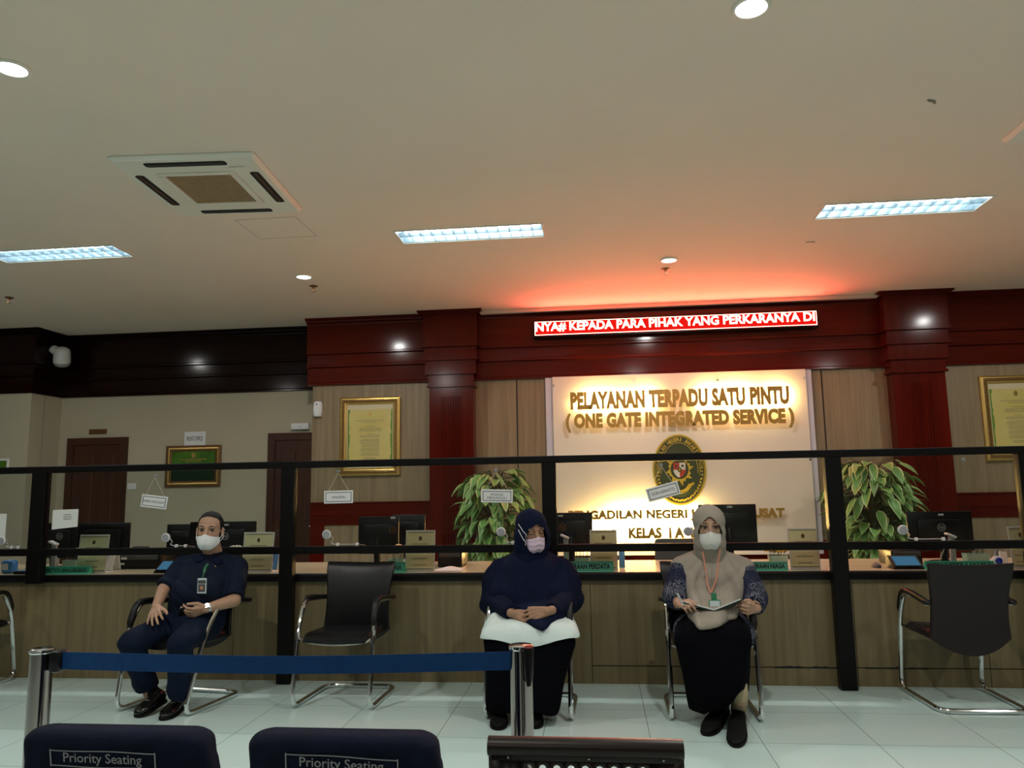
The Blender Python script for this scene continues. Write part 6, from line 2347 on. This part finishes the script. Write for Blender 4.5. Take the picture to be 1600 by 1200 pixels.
def build_beige_woman():
    P = at
    base = P(1112, 1100, 5.0)
    t = thing('person', 'woman in a beige veil and batik blouse sitting with an open notebook', 'person', (base.x, base.y, 0))
    pel = P(1112, 972, 5.18)
    hipR, hipL = pel + Vector((-0.10, -0.02, 0)), pel + Vector((0.10, -0.02, 0))
    kneeR, kneeL = P(1085, 1000, 4.78), P(1143, 1000, 4.78)
    ankR, ankL = P(1128, 1098, 4.83), P(1157, 1097, 4.76)
    waist, chest = P(1112, 945, 5.22), P(1112, 903, 5.25)
    neckb = P(1110, 873, 5.24)
    shR, shL = P(1066, 888, 5.24), P(1160, 890, 5.24)
    elR, elL = P(1054, 931, 5.10), P(1180, 934, 5.10)
    wrR, wrL = P(1061, 944, 4.92), P(1180, 951, 4.92)
    HC = P(1108, 824, 5.15)
    s = 1.06
    Hm = head_matrix(HC, -4, 3, 0, s)
    hR = hand(wrR, P(1078, 943, 4.80) - wrR, (-0.35, -0.45, 0.82), True, [(0.5, .6, .4), (0.65, .7, .4), (0.8, .8, .5), (0.9, .8, .5)], 0.03, (0.1, 0.05), 1.0, 0.5)
    hL = hand(wrL, P(1160, 951, 4.82) - wrL, (0.75, -0.60, -0.25), False, [(0.75, .8, .45), (0.8, .85, .45), (0.8, .85, .45), (0.8, .8, .45)], 0.06, (0.05, -0.05), 1.0, 0.8)
    parts = head_parts(Hm, s, False) + [
        ('c', Hm @ Vector((0, 0.018, -0.06)), 0.050, neckb, 0.056),
        ('h', [(chest + Vector((-0.08, 0, 0)), 0.10), (chest + Vector((0.08, 0, 0)), 0.10), (waist, 0.115)]), ('h', [(waist, 0.115), (hipR, 0.095), (hipL, 0.095)]),
        ('c', neckb, 0.05, shR, 0.048), ('c', neckb, 0.05, shL, 0.048), ('c', shR, 0.048, elR, 0.04), ('c', elR, 0.04, wrR, 0.027), ('c', shL, 0.048, elL, 0.04), ('c', elL, 0.04, wrL, 0.027),
        ('c', hipR, 0.08, kneeR, 0.055), ('c', hipL, 0.08, kneeL, 0.055), ('c', kneeR, 0.05, ankR, 0.033), ('c', kneeL, 0.05, ankL, 0.033)] + hR + hL
    body = blob(parts, 0.0045, 2).build('body', 'skin', t, t, angle=180)
    face_details(Hm, t, body, (0.003, 0.0))
    # thin glasses rims low on the nose, as a pale wire line above the mask
    mb = MB()
    for k in (-1, 1):
        mb.tube([Hm @ Vector(p) for p in ((k * 0.008, -0.118, 0.002), (k * 0.018, -0.113, -0.012), (k * 0.036, -0.104, -0.016), (k * 0.054, -0.086, -0.010), (k * 0.060, -0.070, 0.004))], 0.0012, 5, smooth=3)
    mb.tube([Hm @ Vector(p) for p in ((-0.008, -0.118, 0.002), (0, -0.121, 0.005), (0.008, -0.118, 0.002))], 0.0012, 5)
    mb.build('glasses', 'brushed_steel', t, t)
    hb = hood(Hm, s, [('h', [(Hm @ Vector((0, 0.012, -0.070)), 0.096), (neckb + Vector((0, 0.0, -0.015)), 0.112)])], 'veil_beige', t, 'veil_hood', 0.075, 0.108, -0.030,
         lambda p, n: 0.003 * noise.noise(p * 18) + 0.0035 * math.sin(p.z * 60 - abs(p.x - HC.x) * 90) * max(0, min(1, (HC.z - 0.08 - p.z) * 20)))
    face_mask(Hm, t, 'mask_grey', -0.026, 0.104, 0.50, 0.002, False, 0.98)

    def fold(p, n):
        k = max(0.0, min(1.0, (neckb.z + 0.03 - p.z) * 8))
        ang = (p.x - chest.x) / (0.10 + 1.1 * max(0.0, neckb.z + 0.05 - p.z) ** 0.8)
        return k * (0.030 * (abs(math.sin(ang * 13 + 1.4 * noise.noise(p * 4))) ** 0.5 - 0.7) * max(0.0, min(1, -n.y + 0.3))) * max(0.0, min(1.0, (0.20 - abs(p.x - chest.x)) * 12)) + 0.004 * noise.noise(p * 9)
    cp = [('h', [(neckb, 0.088), (shR + Vector((0.0, -0.005, 0.0)), 0.082), (shL + Vector((0.0, -0.005, 0.0)), 0.082), (chest + Vector((0, -0.05, -0.02)), 0.14)]),
          ('h', [(shR + Vector((0.03, -0.03, -0.03)), 0.085), (shL + Vector((-0.03, -0.03, -0.03)), 0.085), (P(1090, 940, 5.11), 0.092), (P(1136, 940, 5.11), 0.092)]),
          ('h', [(P(1090, 940, 5.10), 0.092), (P(1136, 940, 5.10), 0.092), (P(1086, 965, 4.90), 0.040), (P(1140, 962, 4.90), 0.040), (P(1094, 980, 4.70), 0.016), (P(1122, 974, 4.72), 0.016)])]
    cape = blob(cp, 0.007, 5, fold).build('veil_cape', 'veil_beige', t, t, angle=180)
    bp = [('h', [(shR, 0.082), (elR, 0.080)]), ('h', [(shL, 0.082), (elL, 0.080)]), ('f', elR, 0.080, catm(elR, wrR, 0.72), 0.060), ('f', elL, 0.080, catm(elL, wrL, 0.72), 0.060),
          ('h', [(chest, 0.135), (waist, 0.155), (pel + Vector((-0.07, -0.02, 0.0)), 0.135), (pel + Vector((0.07, -0.02, 0.0)), 0.135)]),
          ('h', [(pel + Vector((-0.10, -0.06, -0.01)), 0.115), (pel + Vector((0.10, -0.06, -0.01)), 0.115), (catm(hipR, kneeR, .45) + Vector((-0.035, 0, 0.0)), 0.100), (catm(hipL, kneeL, .5) + Vector((0.05, 0, -0.01)), 0.100)])]
    blob(bp, 0.007, 4, lambda p, n: 0.006 * noise.noise(p * 9)).build('blouse', 'batik', t, t, angle=180)
    # black skirt, hitched over the front ankle
    hem = [(P(px, py, Y), 0) for px, py, Y in ((1075, 1095, 5.0), (1077, 1107, 4.86), (1100, 1118, 4.73), (1122, 1112, 4.72), (1161, 1077, 4.66), (1171, 1080, 4.84), (1150, 1078, 5.02))]
    kp = [('h', [(hipR + Vector((-0.02, 0, -0.01)), 0.112), (hipL + Vector((0.02, 0, -0.01)), 0.112), (kneeR + Vector((-0.02, 0, 0)), 0.098), (kneeL + Vector((0.02, 0, 0)), 0.098)]),
          ('h', [(kneeR + Vector((-0.02, 0, 0)), 0.095), (kneeL + Vector((0.015, 0, 0)), 0.095)] + hem)]
    blob(kp, 0.008, 4, lambda p, n: (0.008 * math.sin(p.x * 38 + 2 * noise.noise(p * 4)) + 0.005 * noise.noise(p * 7)) * min(1, max(0, (0.5 - p.z) * 3))).build('skirt', 'skirt_black', t, t, angle=180)
    for heel, toe, ank in ((atz(1132, 1112, 0.002), atz(1104, 1150, 0.002), ankR), (atz(1155, 1116, 0.002), atz(1150, 1168, 0.002), ankL)):
        o, x, y, z, L = shoe('shoe', heel, toe, t, 'suede_black', 0.108, 0.070)
        MB().tube([heel + y * 0.075 + z * 0.045, catm(heel + y * 0.06 + z * 0.06, ank, .5) + Vector((0, 0, 0.015)), ank + Vector((0, 0.0, 0.03)), ank + Vector((0, 0.02, 0.09))], [0.046, 0.047, 0.045, 0.048], 16, smooth=3).build('sock', 'sock_beige', o, t)
    # lanyard and badge
    yb = 5.00
    mb = MB()
    for a0 in ((1095, 868), (1128, 860)):
        pl = []
        for k in range(10):
            c2 = (a0[0] + (1111 - a0[0]) * k / 9, a0[1] + (924 - a0[1]) * k / 9)
            h1, h2 = hug_pt(cape, t, P(*c2, 5.06 - 0.006 * k), 0.004), hug_pt(hb, t, P(*c2, 5.075), 0.004)
            pl.append(h2 if k < 2 or (k < 4 and h2.y < h1.y) else h1)
        for _ in range(3):
            pl = [pl[0]] + [pl[k] * .5 + (pl[k - 1] + pl[k + 1]) * .25 + Vector((0, -0.0015, 0)) for k in range(1, 9)] + [pl[9]]
        rings = []
        for k, c_ in enumerate(pl):
            dr = (pl[min(9, k + 1)] - pl[max(0, k - 1)]).normalized()
            sd = Vector((dr.z, 0, -dr.x)).normalized() * 0.0045
            n_ = Vector((0, -0.003, 0))
            rings.append([c_ - sd, c_ + sd, c_ + sd + n_, c_ - sd + n_])
        mb.ring_loft(rings)
    q = pl[9]
    q0_ = q
    q = Vector((q.x, min(hug_pt(cape, t, P(1111, py, 4.88), 0.0).y for py in (924, 932, 940, 948)) + 0.004, q.z))
    mb.tube([q0_, q + Vector((0, -0.008, 0.012))], 0.004, 6)
    lan = mb.build('lanyard', 'lanyard_red', t, t, smooth=False)
    MB().rbox((q.x - 0.016, q.y - 0.016, q.z - 0.030), (q.x + 0.016, q.y - 0.004, q.z + 0.018), 0.006, 2).build('badge_clip', 'badge_green', lan, t)
    bd = MB().rbox((q.x - 0.034, q.y - 0.024, q.z - 0.110), (q.x + 0.034, q.y - 0.017, q.z - 0.022), 0.004, 1).build('id_badge', 'badge_green', lan, t, smooth=False)
    MB().box((q.x - 0.029, q.y - 0.0252, q.z - 0.106), (q.x + 0.029, q.y - 0.0238, q.z - 0.027)).build('badge_sheet', 'badge_card', bd, t, smooth=False)
    bp_ = hug_pt(cape, t, P(1098, 892, 5.0), 0.002)
    MB().cyl(bp_, bp_ + Vector((0, -0.008, 0)), 0.010, seg=10).build('brooch', 'chrome', t, t)
    d = (wrL - elL).normalized()
    MB().tube([wrL - d * 0.022, wrL - d * 0.012], [0.031, 0.030], 16).build('wrist_band', 'suede_black', t, t)
    # open notebook
    L_, R_, S_ = P(1066, 942, 4.83), P(1160, 938, 4.83), P(1116, 956, 4.80)
    nbk = thing('notebook', 'open dark green notebook held by the woman in the beige veil', 'notebook', S_)
    dep = Vector((0, 0.16, -0.040))
    for e, nm in ((L_, 'cover'), (R_, 'cover')):
        n_ = Vector((0, 0.03, -0.006))
        MB().ring_loft([[S_, e, e + dep, S_ + dep], [S_ + n_ * .0 + Vector((0, 0, 0.006)), e + Vector((0, 0, 0.006)), e + dep + Vector((0, 0, 0.006)), S_ + dep + Vector((0, 0, 0.006))]]).build(nm, 'notebook_green', nbk, nbk, smooth=False)
        i0, i1 = catm(S_, e, 0.02) + Vector((0, 0.006, 0.0065)), catm(S_, e, 0.95) + Vector((0, 0.006, 0.0065))
        up = Vector((0, 0, 0.008))
        d2 = dep * 0.92
        MB().ring_loft([[i0, i1, i1 + d2, i0 + d2], [i0 + up, i1 + up * .8, i1 + d2 + up * .8, i0 + d2 + up]]).build('pages', 'paper', nbk, nbk, smooth=False)
    # pen
    a, b = P(1068, 947, 4.79), P(1058, 927, 4.83)
    pn = thing('pen', 'grey pen in the right hand of the woman in the beige veil', 'pen', a)
    MB().tube([a, catm(a, b, .3), catm(a, b, .95), b], [0.004, 0.0065, 0.0065, 0.005], 10).build('barrel', 'grey_plastic', pn, pn)
    MB().tube([catm(a, b, -.12), a], [0.001, 0.004], 8).build('tip', 'black_plastic', pn, pn)
    return t


build_man()
build_navy_woman()
build_beige_woman()
